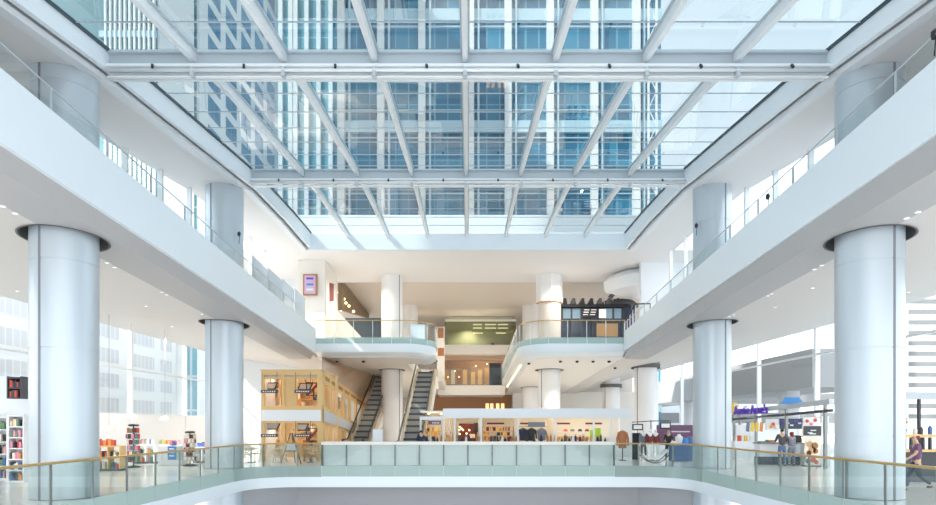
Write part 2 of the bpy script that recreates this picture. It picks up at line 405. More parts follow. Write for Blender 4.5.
# frosted screens along the far half of the bookshop-side gallery
SCN = ['frosted white gallery screen just past the upper column', 'frosted white gallery screen, second after the upper column', 'frosted white gallery screen, third after the upper column', 'frosted white gallery screen nearest the poster wall']
for k in range(4):
    a = 28.4 + 2.3 * k; b = a + 2.2
    q = MB(); q.loft([[(-9.9, y, ZUP[-1](y) - .2), (-9.86, y, ZUP[-1](y) - .2), (-9.86, y, ZUP[-1](y) + 1.45 + .12 * k), (-9.9, y, ZUP[-1](y) + 1.45 + .12 * k)] for y in (a, b)])
    tag(q.build('frosted_screen', 'screen_frost'), SCN[k], 'screen', 'frosted screens on the gallery')

# ------------------------------------------------------------------ upper ceilings and roof curb
UD = [3, 8, 13.03, 16.7, 20, 23, 26.5, 28.5, 31, 33, 38.2]
for s, n in ((-1, 'left'), (1, 'right')):
    c = MB()
    for us, xo in ((UD[:5], XW + .3), (UD[4:], 12.7)): c.loft([[(s * 10.2, d, curb_bot(d)), (s * xo, d, curb_bot(d)), (s * xo, d, curb_bot(d) + .5), (s * 10.2, d, curb_bot(d) + .5)] for d in us])
    struct(c.build('ceiling_' + n, 'ceiling_white'))
    CD = sorted(set([d for d, _ in TOP + BOT] + [36, 38.2]))
    c = MB(); c.loft([[(s * 9.67, d, curb_bot(d) + .1), (s * 9.67, d, curb_top(d) - .02), (s * 10.3, d, curb_top(d) - .02), (s * 10.3, d, curb_bot(d) + .4), (s * 9.78, d, curb_bot(d) + .4), (s * 9.78, d, curb_bot(d) + .08)] for d in CD])
    struct(c.build('trim_2' if s < 0 else 'trim_3', 'fascia_paint'))
    c = MB(); c.loft([[(s * 9.92, d, curb_bot(d) - .06), (s * 9.92, d, curb_bot(d) + .1), (s * 10.22, d, curb_bot(d) + .1), (s * 10.22, d, curb_bot(d) - .06)] for d in CD])
    struct(c.build('trim_4' if s < 0 else 'trim_5', 'white_paint'))
    c = MB(); c.loft([[(s * 9.62, d, curb_top(d) - .02), (s * 9.62, d, curb_top(d) + .06), (s * 9.8, d, curb_top(d) + .06), (s * 9.8, d, curb_top(d) - .02)] for d in CD])
    struct(c.build('trim_6' if s < 0 else 'trim_7', 'gasket'))
c = MB(); c.box(-9.9, 38.1, 12.66, 9.9, 38.6, 13.66); struct(c.build('trim_8', 'fascia_paint'))
c = MB(); c.box(-18.6, 38.15, 12.64, 18.6, 47, 13.2); struct(c.build('ceiling_back', 'ceiling_white'))
c = MB(); c.box(-18.6, 47, 12.95, 18.6, 70, 13.4); c.box(-18.6, 46.9, 12.62, 18.6, 47.05, 13.3); struct(c.build('ceiling_deep', 'back_ceiling'))
# solid roof behind the glass bays on the camera's side
c = MB(); c.box(-XW - .3, -12, 10.2, XW + .3, 3.4, 10.6); struct(c.build('ceiling_front', 'ceiling_white'))

# skylight: beams, ribs, panes
BL = ['big white steel roof beam across the skylight, nearer of the two', 'white steel roof beam across the skylight beyond the bigger one']
for k, (d, xb) in enumerate(((D1, 9.7), (D2, 9.7))):
    zt = curb_top(d) + .0; zl = az(79.5, d) if k == 0 else az(187, d)
    t = thing('roof_beam', (0, d, zl), BL[k], 'beam'); t['kind'] = 'thing'
    MB().box(-xb, d - .05, zl + .2, xb, d + .05, zt - .02).build('web', 'steel_grey', t)
    MB().box(-xb, d - .26, zl + .22, xb, d + .26, zl + .29).build('lower_flange', 'steel_white', t)
    MB().box(-xb, d - .16, zt - .08, xb, d + .16, zt - .01).build('upper_flange', 'steel_grey', t)
    MB().box(-xb, d - .10, zl, xb, d - .02, zl + .05).box(-xb, d + .1, zl + .05, xb, d + .2, zl + .1).build('cable_tray', 'steel_white', t)
    MB().tube([(-xb, d - .2, zl + .14), (xb, d - .2, zl + .14)], .045, 8).build('conduit', 'white_paint', t)
    for j in range(-3, 4):
        xx = j * 2.43 - .08
        MB().box(xx - .12, d - .02, zl + .29, xx + .12, d + .02, zt - .08).build('stiffener', 'steel_white', t)
        MB().box(xx - .05, d - .24, zl - .02, xx + .05, d - .05, zl + .22).build('bracket', 'steel_grey', t)
    for j in range(8):
        xx = -8.4 + 2.43 * j
        b = MB(); b.bar((xx, d - .26, zl + .25), (xx + .02, d - .31, zl + .15), .06, .06); b.build('spotlight', 'black', t)
RD = [3.5, 8, 14.17, 16.7, 18.9, 23, 27.4, 30.4, 32.5, 34.5, 36.5, 38.2]
ORD = ['first', 'second', 'third', 'fourth', 'fifth', 'sixth', 'seventh']
for k in range(-3, 4):
    xx = k * 2.43 - .08
    t = thing('roof_rib', (xx, 20, curb_top(20) - .3), f'white steel roof rib of the skylight, {ORD[k + 3]} of seven counted from the bookshop side', 'rib', 'roof ribs under the skylight')
    b = MB(); b.loft([[(xx - .07, d, curb_top(d) - .30), (xx + .07, d, curb_top(d) - .30), (xx + .07, d, curb_top(d) - .05), (xx - .07, d, curb_top(d) - .05)] for d in RD]); b.build('web', 'steel_white', t)
    b = MB(); b.loft([[(xx - .12, d, curb_top(d) - .05), (xx + .12, d, curb_top(d) - .05), (xx + .12, d, curb_top(d) - .0), (xx - .12, d, curb_top(d) - .0)] for d in RD]); b.build('flange', 'steel_grey', t)
SEAM = [D1 - 1.55 - 1.5 * k for k in range(8)][::-1] + [D1] + [D1 + 1.5 * k for k in range(2, 8)] + [D2 + 1.5 * k for k in range(1, 7)] + [38.2]
SEAM = sorted(SEAM)
xe = [-9.7] + [k * 2.43 - .08 for k in range(-3, 4)] + [9.7]
for w, (a, b) in enumerate(((3.5, D1), (D1, D2), (D2, 38.25))):
    o = bpy.data.objects.new(f'window_{w + 1}', None); COL.objects.link(o); o.location = (0, (a + b) / 2, 12); WO[o.name] = Vector(o.location); struct(o)
    ds = sorted(set([a] + [d for d in SEAM if a + .2 < d < b - .2] + [d for d, _ in TOP if a < d < b] + [b]))
    for x0, x1 in zip(xe, xe[1:]):
        q = MB(); q.loft([[(x0 + .02, d, curb_top(d) + .03), (x1 - .02, d, curb_top(d) + .03)] for d in ds], False, False, False); q.build('pane', 'roof_glass', o)
    for d in [d for d in SEAM if a + .2 < d < b - .2]:
        q = MB(); q.box(-9.65, d - .012, curb_top(d) + .02, 9.65, d + .012, curb_top(d) + .05); q.build('glazing_joint', 'steel_grey', o)

# ------------------------------------------------------------------ outer glass facades
MUL = {-1: [8, 14.1, 20.6, 27.1, 33.6, 40.1], 1: [8, 13, 19.5, 26, 32.5, 39]}
n = 3
for s in (-1, 1):
    n += 1
    o = bpy.data.objects.new(f'window_{n}', None); COL.objects.link(o); o.location = (s * XW, 24, 0); WO[o.name] = Vector(o.location); struct(o)
    z0 = 2.5 if s < 0 else 0.0
    ml = MUL[s] + [46]
    if s > 0: ml = ml + [53, 60]
    for a, b in zip([2] + ml, ml):
        q = MB(); q.loft([[(s * (XW + .02), d, z0), (s * (XW + .02), d, 7.0 if b > 20 else 12.4)] for d in (a, b)], False, False, False); q.build('pane', 'facade_glass', o)
    for d in ml: q = MB(); q.box(s * XW - .12, d - .07, 0, s * XW + .12, d + .07, 7.05 if d > 20 else 12.4); q.build('mullion', 'steel_white', o)
    for zz in ((5.6,) if s > 0 else (4.9,)):
        q = MB(); q.box(s * XW - .06, 2, zz - .05, s * XW + .06, 46, zz + .05); q.build('transom', 'steel_white', o)
    # upper gallery glazing, set well in from the facade
    n += 1; XG = 12.5
    o = bpy.data.objects.new(f'window_{n}', None); COL.objects.link(o); o.location = (s * XG, 30, 9); WO[o.name] = Vector(o.location); struct(o)
    gd = [20 + 2.6 * k for k in range(8)]
    for a, b in zip(gd, gd[1:]): q = MB(); q.loft([[(s * XG, d, gal_floor(d)), (s * XG, d, curb_bot(d))] for d in (a, b)], False, False, False); q.build('pane', 'facade_glass', o)
    for d in gd: q = MB(); q.box(s * XG - .1, d - .07, gal_floor(d), s * XG + .1, d + .07, curb_bot(d) + .2); q.build('mullion', 'steel_white', o)
    for zz in (1.5, 2.35): q = MB(); q.loft([[(s * (XG - .05), d, gal_floor(d) + zz), (s * (XG + .05), d, gal_floor(d) + zz), (s * (XG + .05), d, gal_floor(d) + zz + .07), (s * (XG - .05), d, gal_floor(d) + zz + .07)] for d in (20, 38.2)]); q.build('transom', 'steel_white', o)
    if s < 0:
        for k in range(40): q = MB(); dq = 20.3 + .3 * k; q.box(-XG - .1, dq, gal_floor(dq), -XG - .04, dq + .12, gal_floor(dq) + 2.0); q.build('louvre', 'white_paint', o)
    q = MB(); q.box(min(s * XG, s * XW), 19.9, gal_floor(20), max(s * XG, s * XW), 20.1, 12.4); struct(q.build('wall_gallery_' + ('left' if s < 0 else 'right'), 'white_paint'))
q = MB(); q.box(-XW - .25, 2, 0, -XW + .05, 46, 2.5); struct(q.build('wall_left', 'white_paint'))
# ------------------------------------------------------------------ walls at the back
def wall(nm, x0, y0, z0, x1, y1, z1, m='warm_white'):
    q = MB(); q.box(min(x0, x1), y0, z0, max(x0, x1), y1, z1); return struct(q.build(nm, m))
wall('wall_back', -18.6, 70, 0, 18.6, 70.4, 13.3, 'back_ceiling')
wall('wall_back_left', -18.6, 46, 0, -11.3, 46.3, 12.9, 'white_paint')
wall('wall_poster', ax(298, 40.5), 40.5, 6.6, ax(325.5, 40.5) - .02, 41.2, 12.7)
w = MB(); w.loft([[(ax(325.5, 40.5) - .3, 41.3, z), (ax(325.5, 40.5), 40.52, z), (ax(337, 45), 45, z), (ax(337, 45) - .3, 45, z)] for z in (6.6, 12.7)]); struct(w.build('wall_poster_side', 'warm_white'))
wall('wall_upper_right', ax(641, 41), 41, 7.08, 18.5, 41.4, 12.7, 'white_paint')

# back floor slabs (level 2), with the balcony fronts bulging in plan
def slab(name, poly, label):
    t = thing(name, (sum(p[0] for p in poly) / len(poly), 41, 6.1), label, 'balcony')
    return t
lf = [(-9.35, 37.9), (-3.9, 37.9)] + arc(-4.1, 39.9, 2.0, -PI / 2, 0)[1:] + [(-2.1, 42.0)]
rf = [(9.6, 37.9), (5.3, 37.9)] + arc(5.2, 39.9, 2.0, -PI / 2, -PI, 8)[1:] + [(3.2, 44), (3.2, 58)]
for edgep, s, lab in ((lf, -1, 'white curved balcony front above the timber shop and escalators'), (rf, 1, 'white curved balcony front above the fashion kiosk')):
    t = thing('curved_balcony', (edgep[2][0], 38, 6.1), lab, 'balcony')
    ofs = (lambda d: [(x, y) for x, y in offs(edgep, -d if s < 0 else d)])
    secs = []
    a = edgep; b1 = ofs(.08); b2 = ofs(.45); b3 = ofs(.9); inn = ofs(1.1)
    T = lambda y: -.045 * max(0, y - 38)
    secs = [[(p[0], p[1], 7.18 + T(p[1])), (p[0], p[1], 6.55 + T(p[1])), (q1[0], q1[1], 6.35 + T(p[1])), (q2[0], q2[1], 6.16 + T(p[1])), (q3[0], q3[1], 6.10 + T(p[1])), (q3[0], q3[1], 7.18 + T(p[1]))] for p, q1, q2, q3 in zip(a, b1, b2, b3)]
    b = MB(); b.loft(secs, True); b.build('front', 'fascia_paint', t)
    b = MB()
    if s < 0: poly = [(-9.45, 38.6), (-3.9, 38.6), (-2.9, 39.4), (-2.8, 41.6), (-4.05, 41.7), (-4.05, 52), (-2.2, 52), (-2.2, 69.9), (-18.2, 69.9), (-18.2, 46.02), (-9.45, 46.02)]
    else: poly = [(9.68, 38.6), (5.4, 38.6), (4.0, 39.6), (3.9, 58), (3.9, 69.9), (9.68, 69.9)]
    b.prism(poly, lambda x, y: zb(y), lambda x, y: 7.1 + T(y)); o = b.build('slab', 'warm_white', t)
    cuts = [(ax(392, 45), 45, .95)] if s < 0 else [(ax(549.3, 45), 45, 1.05), (ax(531, 58), 58, 1.0)]
    carve(o, cuts)
    # glass rail
    rl = thing('balcony_railing', (edgep[2][0], 38, 7.2), 'glass railing with thin brass rail on the curved balcony over the escalators' if s < 0 else 'glass railing with thin brass rail in front of the dark restaurant', 'railing')
    off2 = ofs(-.03)
    MB().tube([(x, y, 8.27 + T(y)) for x, y in off2], .03, 6).build('rail', 'brass', rl)
    # resample plan line
    L = [0]
    for p, q in zip(off2, off2[1:]): L.append(L[-1] + math.dist(p, q))
    def pl(u):
        for i in range(len(L) - 1):
            if u <= L[i + 1] or i == len(L) - 2:
                f = (u - L[i]) / (L[i + 1] - L[i]); return (off2[i][0] + f * (off2[i + 1][0] - off2[i][0]), off2[i][1] + f * (off2[i + 1][1] - off2[i][1]))
    npan = max(1, int(L[-1] / 1.15))
    for k in range(npan):
        u0 = L[-1] * k / npan + .015; u1 = L[-1] * (k + 1) / npan - .015
        pp = [pl(u0 + (u1 - u0) * i / 4) for i in range(5)]
        MB().loft([[(x, y, 7.24 + T(y)), (x, y, 8.25 + T(y))] for x, y in pp], True, False, False).build('glass_panel', 'rail_glass', rl)
        MB().loft([[(x, y, 6.86 + T(y)), (x, y, 7.24 + T(y))] for x, y in [(pl(u0 + (u1 - u0) * i / 4)) for i in range(5)]], True, False, False).build('lower_glass', 'rail_glass_low', rl)
        x, y = pl(u0); MB().cyl((x, y), 7.15 + T(y), 8.26 + T(y), .022, 8).build('post', 'steel_white', rl)
# white boxed panels at the balcony corner over the escalator
q = MB(); q.box(ax(411, 39), 39, 7.1, ax(425, 39), 39.25, 8.2); tag(q.build('blank_board', 'white_paint', bevel=.02), 'plain white board behind the curved balcony glass over the escalator', 'panel')
# bridge zone closing the central gap
d = 60
t = thing('glass_lounge', (1, d, 9.0), 'olive glass walled upper lounge bridging the gap between the balconies', 'glass room')
MB().box(ax(445, d), d, az(345, d), ax(516, d), d + .05, az(320.5, d)).build('glazing', 'olive_glass', t)
MB().box(ax(445, d), d - .05, az(321.5, d), ax(516, d), d + .1, az(320, d) + .05).build('head_rail', 'warm_white', t)
MB().box(ax(445, d), d + 3.6, az(345, d), ax(516, d), d + 3.7, 12.9).build('rear_wall', 'olive_wall', t)
MB().box(ax(440, d), d - .1, az(354.5, d), ax(520, d), d + 9, az(345, d)).build('floor_slab', 'warm_white', t)
for k, (x0, x1, yy) in enumerate(((473, 482, 325), (485, 496, 325), (498, 508, 325), (473, 482, 328.5), (485, 496, 328.5), (498, 508, 328.5), (473, 483, 333.5), (496, 506, 333.5))):
    q = MB(); q.box(ax(x0, d + 2), d + 2, az(yy, d + 2), ax(x1, d + 2), d + 2.1, az(yy, d + 2) + .1); tag(q.build('reflection_strip', 'lamp_glow'), 'glowing strip standing for a light reflection in the olive lounge glass', 'lamp', 'reflection strips in the lounge glass')  # light reflections in the lounge glass, built as glowing strips
d = 61
t = thing('upper_shop', (1, d, 5.6), 'warm lit brown shop behind glass rail under the olive lounge', 'shop')
MB().box(ax(438, d), d - .3, az(395, d), ax(505, d), d + 8, az(385.5, d)).build('floor_slab', 'warm_white', t)
MB().box(ax(438, d), d + 5, az(386, d), ax(505, d), d + 5.1, az(354, d)).build('rear_wall', 'shop_brown', t)
MB().box(ax(438, d), d - .2, az(360, d), ax(505, d), d, az(356, d)).build('bulkhead', 'tan_soffit', t)
MB().box(ax(441, d), d - .2, az(385.5, d), ax(503, d), d - .17, az(368, d)).build('glass_rail', 'rail_glass', t)
MB().box(ax(490, d), d + 2, az(385, d), ax(502, d), d + 2.3, az(361, d)).build('blue_case', 'dark_navy', t)
for x in (445, 451, 457, 463, 471, 478, 485):
    MB().box(ax(x, d + 3), d + 3, az(384, d + 3), ax(x + 4, d + 3), d + 3.4, az(372 - (x % 3) * 2, d + 3)).build('display_case', random.choice(['timber_light', 'book_cream', 'tan', 'leather']), t)
for x, y in ((448, 377), (455, 371), (459, 377), (476, 366), (487, 364)):
    q = MB(); q.ball((ax(x, d + 2), d + 2, az(y, d + 2)), .08, 8); tag(q.build('globe_lamp', 'warm_glow'), 'small glowing warm lamp in the brown shop under the lounge', 'lamp', 'small lamps in the brown upper shop')
# warm lit ground floor wall far behind the kiosk
q = MB(); q.box(4.6, 64, 0, 18, 64.3, 5.2); struct(q.build('wall_far_right', 'warm_white'))
q = MB(); q.box(-5, 66, 0, 4.6, 66.3, 5.2); struct(q.build('wall_far', 'timber_red'))
for k, x in enumerate((485.5, 490, 496, 501)):
    t = thing('lit_cabinet', (ax(x + 1.8, 50), 50.1, 0), 'tall cabinet with glowing amber top seen just over the kiosk roof', 'cabinet', 'glowing cabinets behind the kiosk')
    MB().box(ax(x, 50), 50, 0, ax(x + 3.6, 50), 50.3, az(411, 50)).build('body', 'timber', t); MB().box(ax(x + .3, 50), 50, az(411, 50), ax(x + 3.3, 50), 50.3, az(403.5, 50)).build('light_box', 'amber_glow', t)
# ------------------------------------------------------------------ people and mannequins
def skin(name, verts, edges, rad, m, parent, sub=1, root=0):
    me = bpy.data.meshes.new(name); me.from_pydata(verts, edges, []); o = bpy.data.objects.new(name, me); COL.objects.link(o)
    k = o.modifiers.new('skin', 'SKIN'); k.use_smooth_shade = True
    for i, r in enumerate(rad): me.skin_vertices[0].data[i].radius = (r, r) if not isinstance(r, tuple) else r
    for i in range(len(verts)): me.skin_vertices[0].data[i].use_root = (i == root)
    if sub: o.modifiers.new('sub', 'SUBSURF').levels = sub; o.modifiers[-1].render_levels = sub
    dg = bpy.context.evaluated_depsgraph_get(); dg.update()
    nm = bpy.data.meshes.new_from_object(o.evaluated_get(dg)); o.modifiers.clear(); o.data = nm; bpy.data.meshes.remove(me)
    nm.materials.clear(); nm.materials.append(M[m])
    for p in nm.polygons: p.use_smooth = True
    if parent: o.parent = parent
    WO[o.name] = Vector((0, 0, 0))
    return o
class Chain:
    def __init__(s): s.v = []; s.e = []; s.r = []
    def run(s, pts, start=None):
        i = start
        for p, r in pts:
            s.v.append(tuple(p)); s.r.append(r); n = len(s.v) - 1
            if i is not None: s.e.append((i, n))
            i = n
        return i
def figure(name, loc, rz, label, cat='person', pose='stand', skin_m='skin', top='cloth_grey', legs='denim', hair='hair_black', sleeve=1, shorts=False, long_hair=False, shoes='black', h=1.7, bag=None, group=None):
    t = thing(name, (0, 0, 0), label, cat, group)
    k = h / 1.72
    arms = {'stand': [((.20, -.01, 1.14), (.22, .07, .90)), ((.20, -.01, 1.14), (.22, .07, .90))],
            'counter': [((.24, .08, 1.16), (.20, .30, 1.10)), ((.24, .08, 1.16), (.19, .30, 1.10))],
            'walk': [((.21, -.16, 1.16), (.24, -.20, .92)), ((.20, .10, 1.15), (.18, .28, 1.02))]}[pose]
    lg = {'stand': [((.10, .02, .50), (.11, -.02, .09)), ((.10, .02, .50), (.11, -.02, .09))],
          'counter': [((.11, .02, .50), (.13, -.02, .09)), ((.10, .03, .50), (.11, -.01, .09))],
          'walk': [((.09, .17, .52), (.09, .22, .10)), ((.09, -.06, .50), (.10, -.38, .22))]}[pose]
    b = Chain()
    p = b.run([((0, 0, .93), (.15, .11))]); ch = b.run([((0, -.01, 1.10), (.135, .10)), ((0, 0, 1.30), (.155, .105)), ((0, 0, 1.42), (.10, .07))], p)
    hd = b.run([((0, .005, 1.50), .052), ((0, .02, 1.565), .075), ((0, .02, 1.63), .09), ((0, .01, 1.69), .072)], ch)
    b.run([((0, .10, 1.605), .018), ((0, .122, 1.595), .012)], hd - 1)
    for i, s in enumerate((1, -1)):
        (ex, ey, ez), (wx, wy, wz) = arms[i]
        w = b.run([((s * .165, 0, 1.40), .058), ((s * ex, ey, ez), .042), ((s * wx, wy, wz), .027)], ch)
        d = (Vector((s * wx, wy, wz)) - Vector((s * ex, ey, ez))).normalized(); W0 = Vector((s * wx, wy, wz)); sd = Vector((0, 0, 1)) if abs(d.z) < .7 else Vector((0, 1, 0))
        pm = b.run([(W0 + d * .06, .032)], w)
        for q, ln in ((-.03, .065), (-.01, .085), (.01, .08), (.03, .06)):
            cv = Vector((-s * .02, 0, 0)); b.run([(W0 + d * .09 + sd * q, .010), (W0 + d * (.09 + ln * .55) + sd * q + cv * .4, .009), (W0 + d * (.09 + ln) + sd * q + cv, .008)], pm)
        b.run([(W0 + d * .04 + sd * .045, .011), (W0 + d * .085 + sd * .065 + Vector((-s * .01, 0, 0)), .009)], pm)
        (kx, ky, kz), (nx, ny, nz) = lg[i]
        b.run([((s * .09, 0, .86), .088), ((s * kx, ky, kz), .058), ((s * nx, ny, nz), .038), ((s * nx, ny + .10, nz - .05), .03)], p)
    sc = lambda C: [(x * k, y * k, z * k) for x, y, z in C.v]
    skin('body', sc(b), b.e, b.r, skin_m, t)
    c = Chain(); p = c.run([((0, 0, .86), (.172, .135))]); ch = c.run([((0, -.01, 1.08), (.16, .128)), ((0, 0, 1.30), (.168, .122)), ((0, 0, 1.43), (.085, .07))], p)
    for i, s in enumerate((1, -1)):
        (ex, ey, ez), (wx, wy, wz) = arms[i]; E = Vector((s * ex, ey, ez)); S0 = Vector((s * .165, 0, 1.40)); Wv = Vector((s * wx, wy, wz))
        if sleeve == 1: c.run([(S0, .072), (S0.lerp(E, .7), .062)], ch - 1)
        else: c.run([(S0, .072), (E, .056), (E.lerp(Wv, .9), .042)], ch - 1)
    skin('shirt', sc(c), c.e, c.r, top, t)
    c = Chain(); p = c.run([((0, 0, 1.0), (.15, .112)), ((0, 0, .90), (.16, .122))])
    for i, s in enumerate((1, -1)):
        (kx, ky, kz), (nx, ny, nz) = lg[i]; K = Vector((s * kx, ky, kz)); H0 = Vector((s * .09, 0, .84)); A = Vector((s * nx, ny, nz))
        if shorts: c.run([(H0, .105), (H0.lerp(K, .85), .085)], p)
        else: c.run([(H0, .102), (K, .073), (K.lerp(A, .92), .055)], p)
    skin('trousers', sc(c), c.e, c.r, legs, t)
    for i, s in enumerate((1, -1)):
        nx, ny, nz = lg[i][1]; c = Chain(); c.run([((s * nx, ny - .03, nz - .03), .042), ((s * nx, ny + .05, nz - .045), .04), ((s * nx, ny + .15, nz - .055), .034)]); skin('shoe', sc(c), c.e, c.r, shoes, t)
    if hair:
        c = Chain(); a = c.run([((0, -.012, 1.685), .094), ((0, -.035, 1.62), .096), ((0, -.045, 1.55), .078)])
        if long_hair: c.run([((0, -.05, 1.48), .075), ((0, -.06, 1.38), .06)], a)
        skin('hair', sc(c), c.e, c.r, hair, t)
    if skin_m == 'skin':
        for s in (1, -1):
            e = MB(); e.ball((s * .032 * k, .100 * k, 1.635 * k), .011, 6); o = e.build('eye', 'black', None); o.parent = t
    if bag:
        e = MB(); e.loft([[(-.14, -.13, 1.05), (.14, -.13, 1.05), (.14, -.26, 1.05), (-.14, -.26, 1.05)], [(-.15, -.12, 1.25), (.15, -.12, 1.25), (.15, -.28, 1.25), (-.15, -.28, 1.25)], [(-.11, -.12, 1.42), (.11, -.12, 1.42), (.11, -.2, 1.42), (-.11, -.2, 1.42)]]); o = e.build('backpack', bag, None); o.parent = t
    t.location = loc; t.rotation_euler = (0, 0, rz); WO[t.name] = Vector(loc)
    return t
def floor_at(px, d, z=0): return (ax(px, d), d, z)
figure('person', floor_at(782, 28.8), -.15, 'person in dark jacket and jeans standing at the pretzel counter, back turned', pose='counter', top='charcoal', legs='denim', sleeve=2, h=1.76)
figure('person', floor_at(791.5, 29.0), .1, 'red haired person in grey top standing at the pretzel counter', pose='counter', top='cloth_grey', legs='cloth_grey', hair='hair_red', long_hair=True, h=1.62)
figure('person', floor_at(916, 18.0), 1.35, 'person walking past the huge column in muted purple top and navy leggings', pose='walk', top='plum', legs='cloth_navy', hair='hair_red', h=1.66)
figure('person', floor_at(421, 34.5), 0.3, 'person in dark clothes stepping toward the escalator beside the kiosk', pose='walk', top='cloth_navy', legs='cloth_navy', sleeve=2, h=1.62)
figure('person', floor_at(668.5, 33.4), 2.9, 'person with black hair and dark top behind the blue table', pose='counter', top='black', legs='cloth_navy', sleeve=2, h=1.66)

# ------------------------------------------------------------------ escalators
def escalator(x0, d0, w, label, n=15, x1=None):
    t = thing('escalator', (x0, d0, 0), label, 'escalator'); x1 = x0 if x1 is None else x1
    sl = .577; D = lambda k: d0 + k
    def X(d): return x0 + (x1 - x0) * (d - d0) / 10
    zf = lambda d: max(0, min(5.6, (d - d0 - 1.2) * sl))
    st = (5.6 / n); run = st / sl
    for k in range(n):
        d = d0 + 1.2 + k * run; x = X(d)
        MB().box(x - w / 2 + .12, d, k * st - .05 if k else 0, x + w / 2 - .12, d + run + .04, (k + 1) * st).build('step', 'esc_step', t); MB().box(x - w / 2 + .12, d - .02, (k + 1) * st - .12, x + w / 2 - .12, d, (k + 1) * st + .004).build('nosing', 'charcoal', t)
    ds = [d0, d0 + 1.2, d0 + 1.2 + 5.6 / sl, d0 + 12.6]
    for s in (-1, 1):
        b = MB(); b.loft([[(X(d) + s * (w / 2 - .12), d, max(-.0, zf(d) - .25)), (X(d) + s * (w / 2 + .04), d, max(-.0, zf(d) - .25)), (X(d) + s * (w / 2 + .04), d, zf(d) + .28), (X(d) + s * (w / 2 - .12), d, zf(d) + .28)] for d in ds]); b.build('skirt', 'esc_skirt', t)
        b = MB(); b.loft([[(X(d) + s * w / 2, d, zf(d) + .28), (X(d) + s * w / 2, d, zf(d) + .95)] for d in ds], False, False, False); b.build('glass_side', 'rail_glass', t)
        b = MB(); b.tube([(X(d0) + s * w / 2, d0 + .2, .30)] + [(X(d) + s * w / 2, d, zf(d) + .98) for d in ds] + [], .05, 8); b.build('handrail', 'black', t)
    b = MB(); b.loft([[(X(d) - w / 2 - .08, d, max(-.0, zf(d) - 1.1)), (X(d) + w / 2 + .08, d, max(-.0, zf(d) - 1.1)), (X(d) + w / 2 + .08, d, max(.01, zf(d) - .25)), (X(d) - w / 2 - .08, d, max(.01, zf(d) - .25))] for d in [d0 + .2, d0 + 1.3, d0 + 3.2] + ds[2:]]); b.build('truss', 'warm_white', t)
    return t
escalator(-7.1, 38.2, 1.25, 'escalator rising beside the timber shop, partly behind the round column', x1=-6.6)
escalator(-3.3, 33.4, 1.28, 'escalator rising beside the fashion kiosk, fully in view', x1=-3.0)

# ------------------------------------------------------------------ timber shop
ts = thing('timber_shop', (-9.4, 33, 0), 'two storey light timber framed shop with open bays under the balcony', 'shop')
SX0, SX1, SD = ax(262, 33), ax(321, 33), 33.0
zt = az(371, SD); z2 = az(408, SD); z1 = az(421, SD)
def tb(nm, x0, d0, z0, x1, d1, z1_, m='timber_light'): return MB().box(min(x0, x1), d0, min(z0, z1_), max(x0, x1), d1, max(z0, z1_)).build(nm, m, ts)
tb('cornice', SX0, SD - .05, zt - .22, SX1, SD + .2, zt)
tb('lintel', SX0, SD, az(379, SD), SX1, SD + .2, az(377, SD))
tb('grille', SX0 + .1, SD + .1, az(377, SD), SX1 - .1, SD + .18, zt - .2, 'panel_grey')
tb('sill', SX0, SD - .05, z2 - .1, SX1, SD + .2, z2 + .12)
tb('floor_band', SX0, SD - .06, z1, SX1, SD + .25, z2 - .1, 'white_paint')
tb('lintel', SX0, SD - .02, z1 - .12, SX1, SD + .2, z1 + .02)
for px in (263, 283.5, 295.5, 320):
    w = .07 if px != 320 else .14
    tb('post', ax(px, SD) - w, SD - .03, 0, ax(px, SD) + w, SD + .2, zt)
for a, b in ((284, 295),): tb('wall_panel', ax(a, SD), SD + .05, z2, ax(b, SD), SD + .15, zt - .3, 'timber_light')
tb('rear_wall', SX0, SD + 3.2, 0, SX1 + .2, SD + 3.3, zt, 'timber')
tb('upper_floor', SX0, SD + .2, z1, SX1 - .1, SD + 3.2, z2 - .1, 'warm_white')
tb('roof_panel', SX0 - .1, SD, zt, SX1 + .0, SD + 3.3, zt + .08, 'timber_light')
tb('end_wall', SX0 - .1, SD, 0, SX0, SD + 3.3, zt, 'white_paint')
# canted side that runs back beside the escalator, its lines falling with the ramp
E0 = Vector((SX1, SD, 0)); E1 = Vector((-8.0, 50, 0))
def sp(u, z0_, dz, off=0):
    p = E0.lerp(E1, u); return (p.x + off, p.y, z0_ + dz * u)
zts = -1.27; zms = -1.45; zns = -1.25
def sband(nm, za, sa, zb_, sb, m, o0=0, o1=.12, u0=0, u1=1):
    return MB().loft([[sp(u, za, sa, o0), sp(u, za, sa, o1), sp(u, zb_, sb, o1), sp(u, zb_, sb, o0)] for u in (u0, u1)]).build(nm, m, ts)
sband('side_cornice', zt - .18, zts, zt, zts, 'timber_light'); sband('side_cornice', zt - .62, zts * .95, zt - .42, zts * .95, 'timber_light')
sband('side_band', z1, zns, z2 - .1, zms, 'panel_grey', 0, .18); sband('side_sill', z2 - .1, zms, z2 + .1, zms, 'timber_light'); sband('side_lintel', z1 - .14, zns, z1, zns, 'timber_light')
sband('side_rear', 0, 0, zt, zts, 'timber', -1.9, -1.8, .2, 1)
sband('side_grille', zt - .42, zts * .97, zt - .18, zts, 'timber_red', .02, .08)
for u in (.0, .1, .21, .33, .46, .6, .75, .96):
    MB().loft([[sp(u, 0, 0, .0), sp(u, 0, 0, .14), sp(u + .022, 0, 0, .14), sp(u + .022, 0, 0, .0)], [sp(u, zt, zts, .0), sp(u, zt, zts, .14), sp(u + .022, zt, zts, .14), sp(u + .022, zt, zts, .0)]]).build('side_post', 'timber_light', ts)
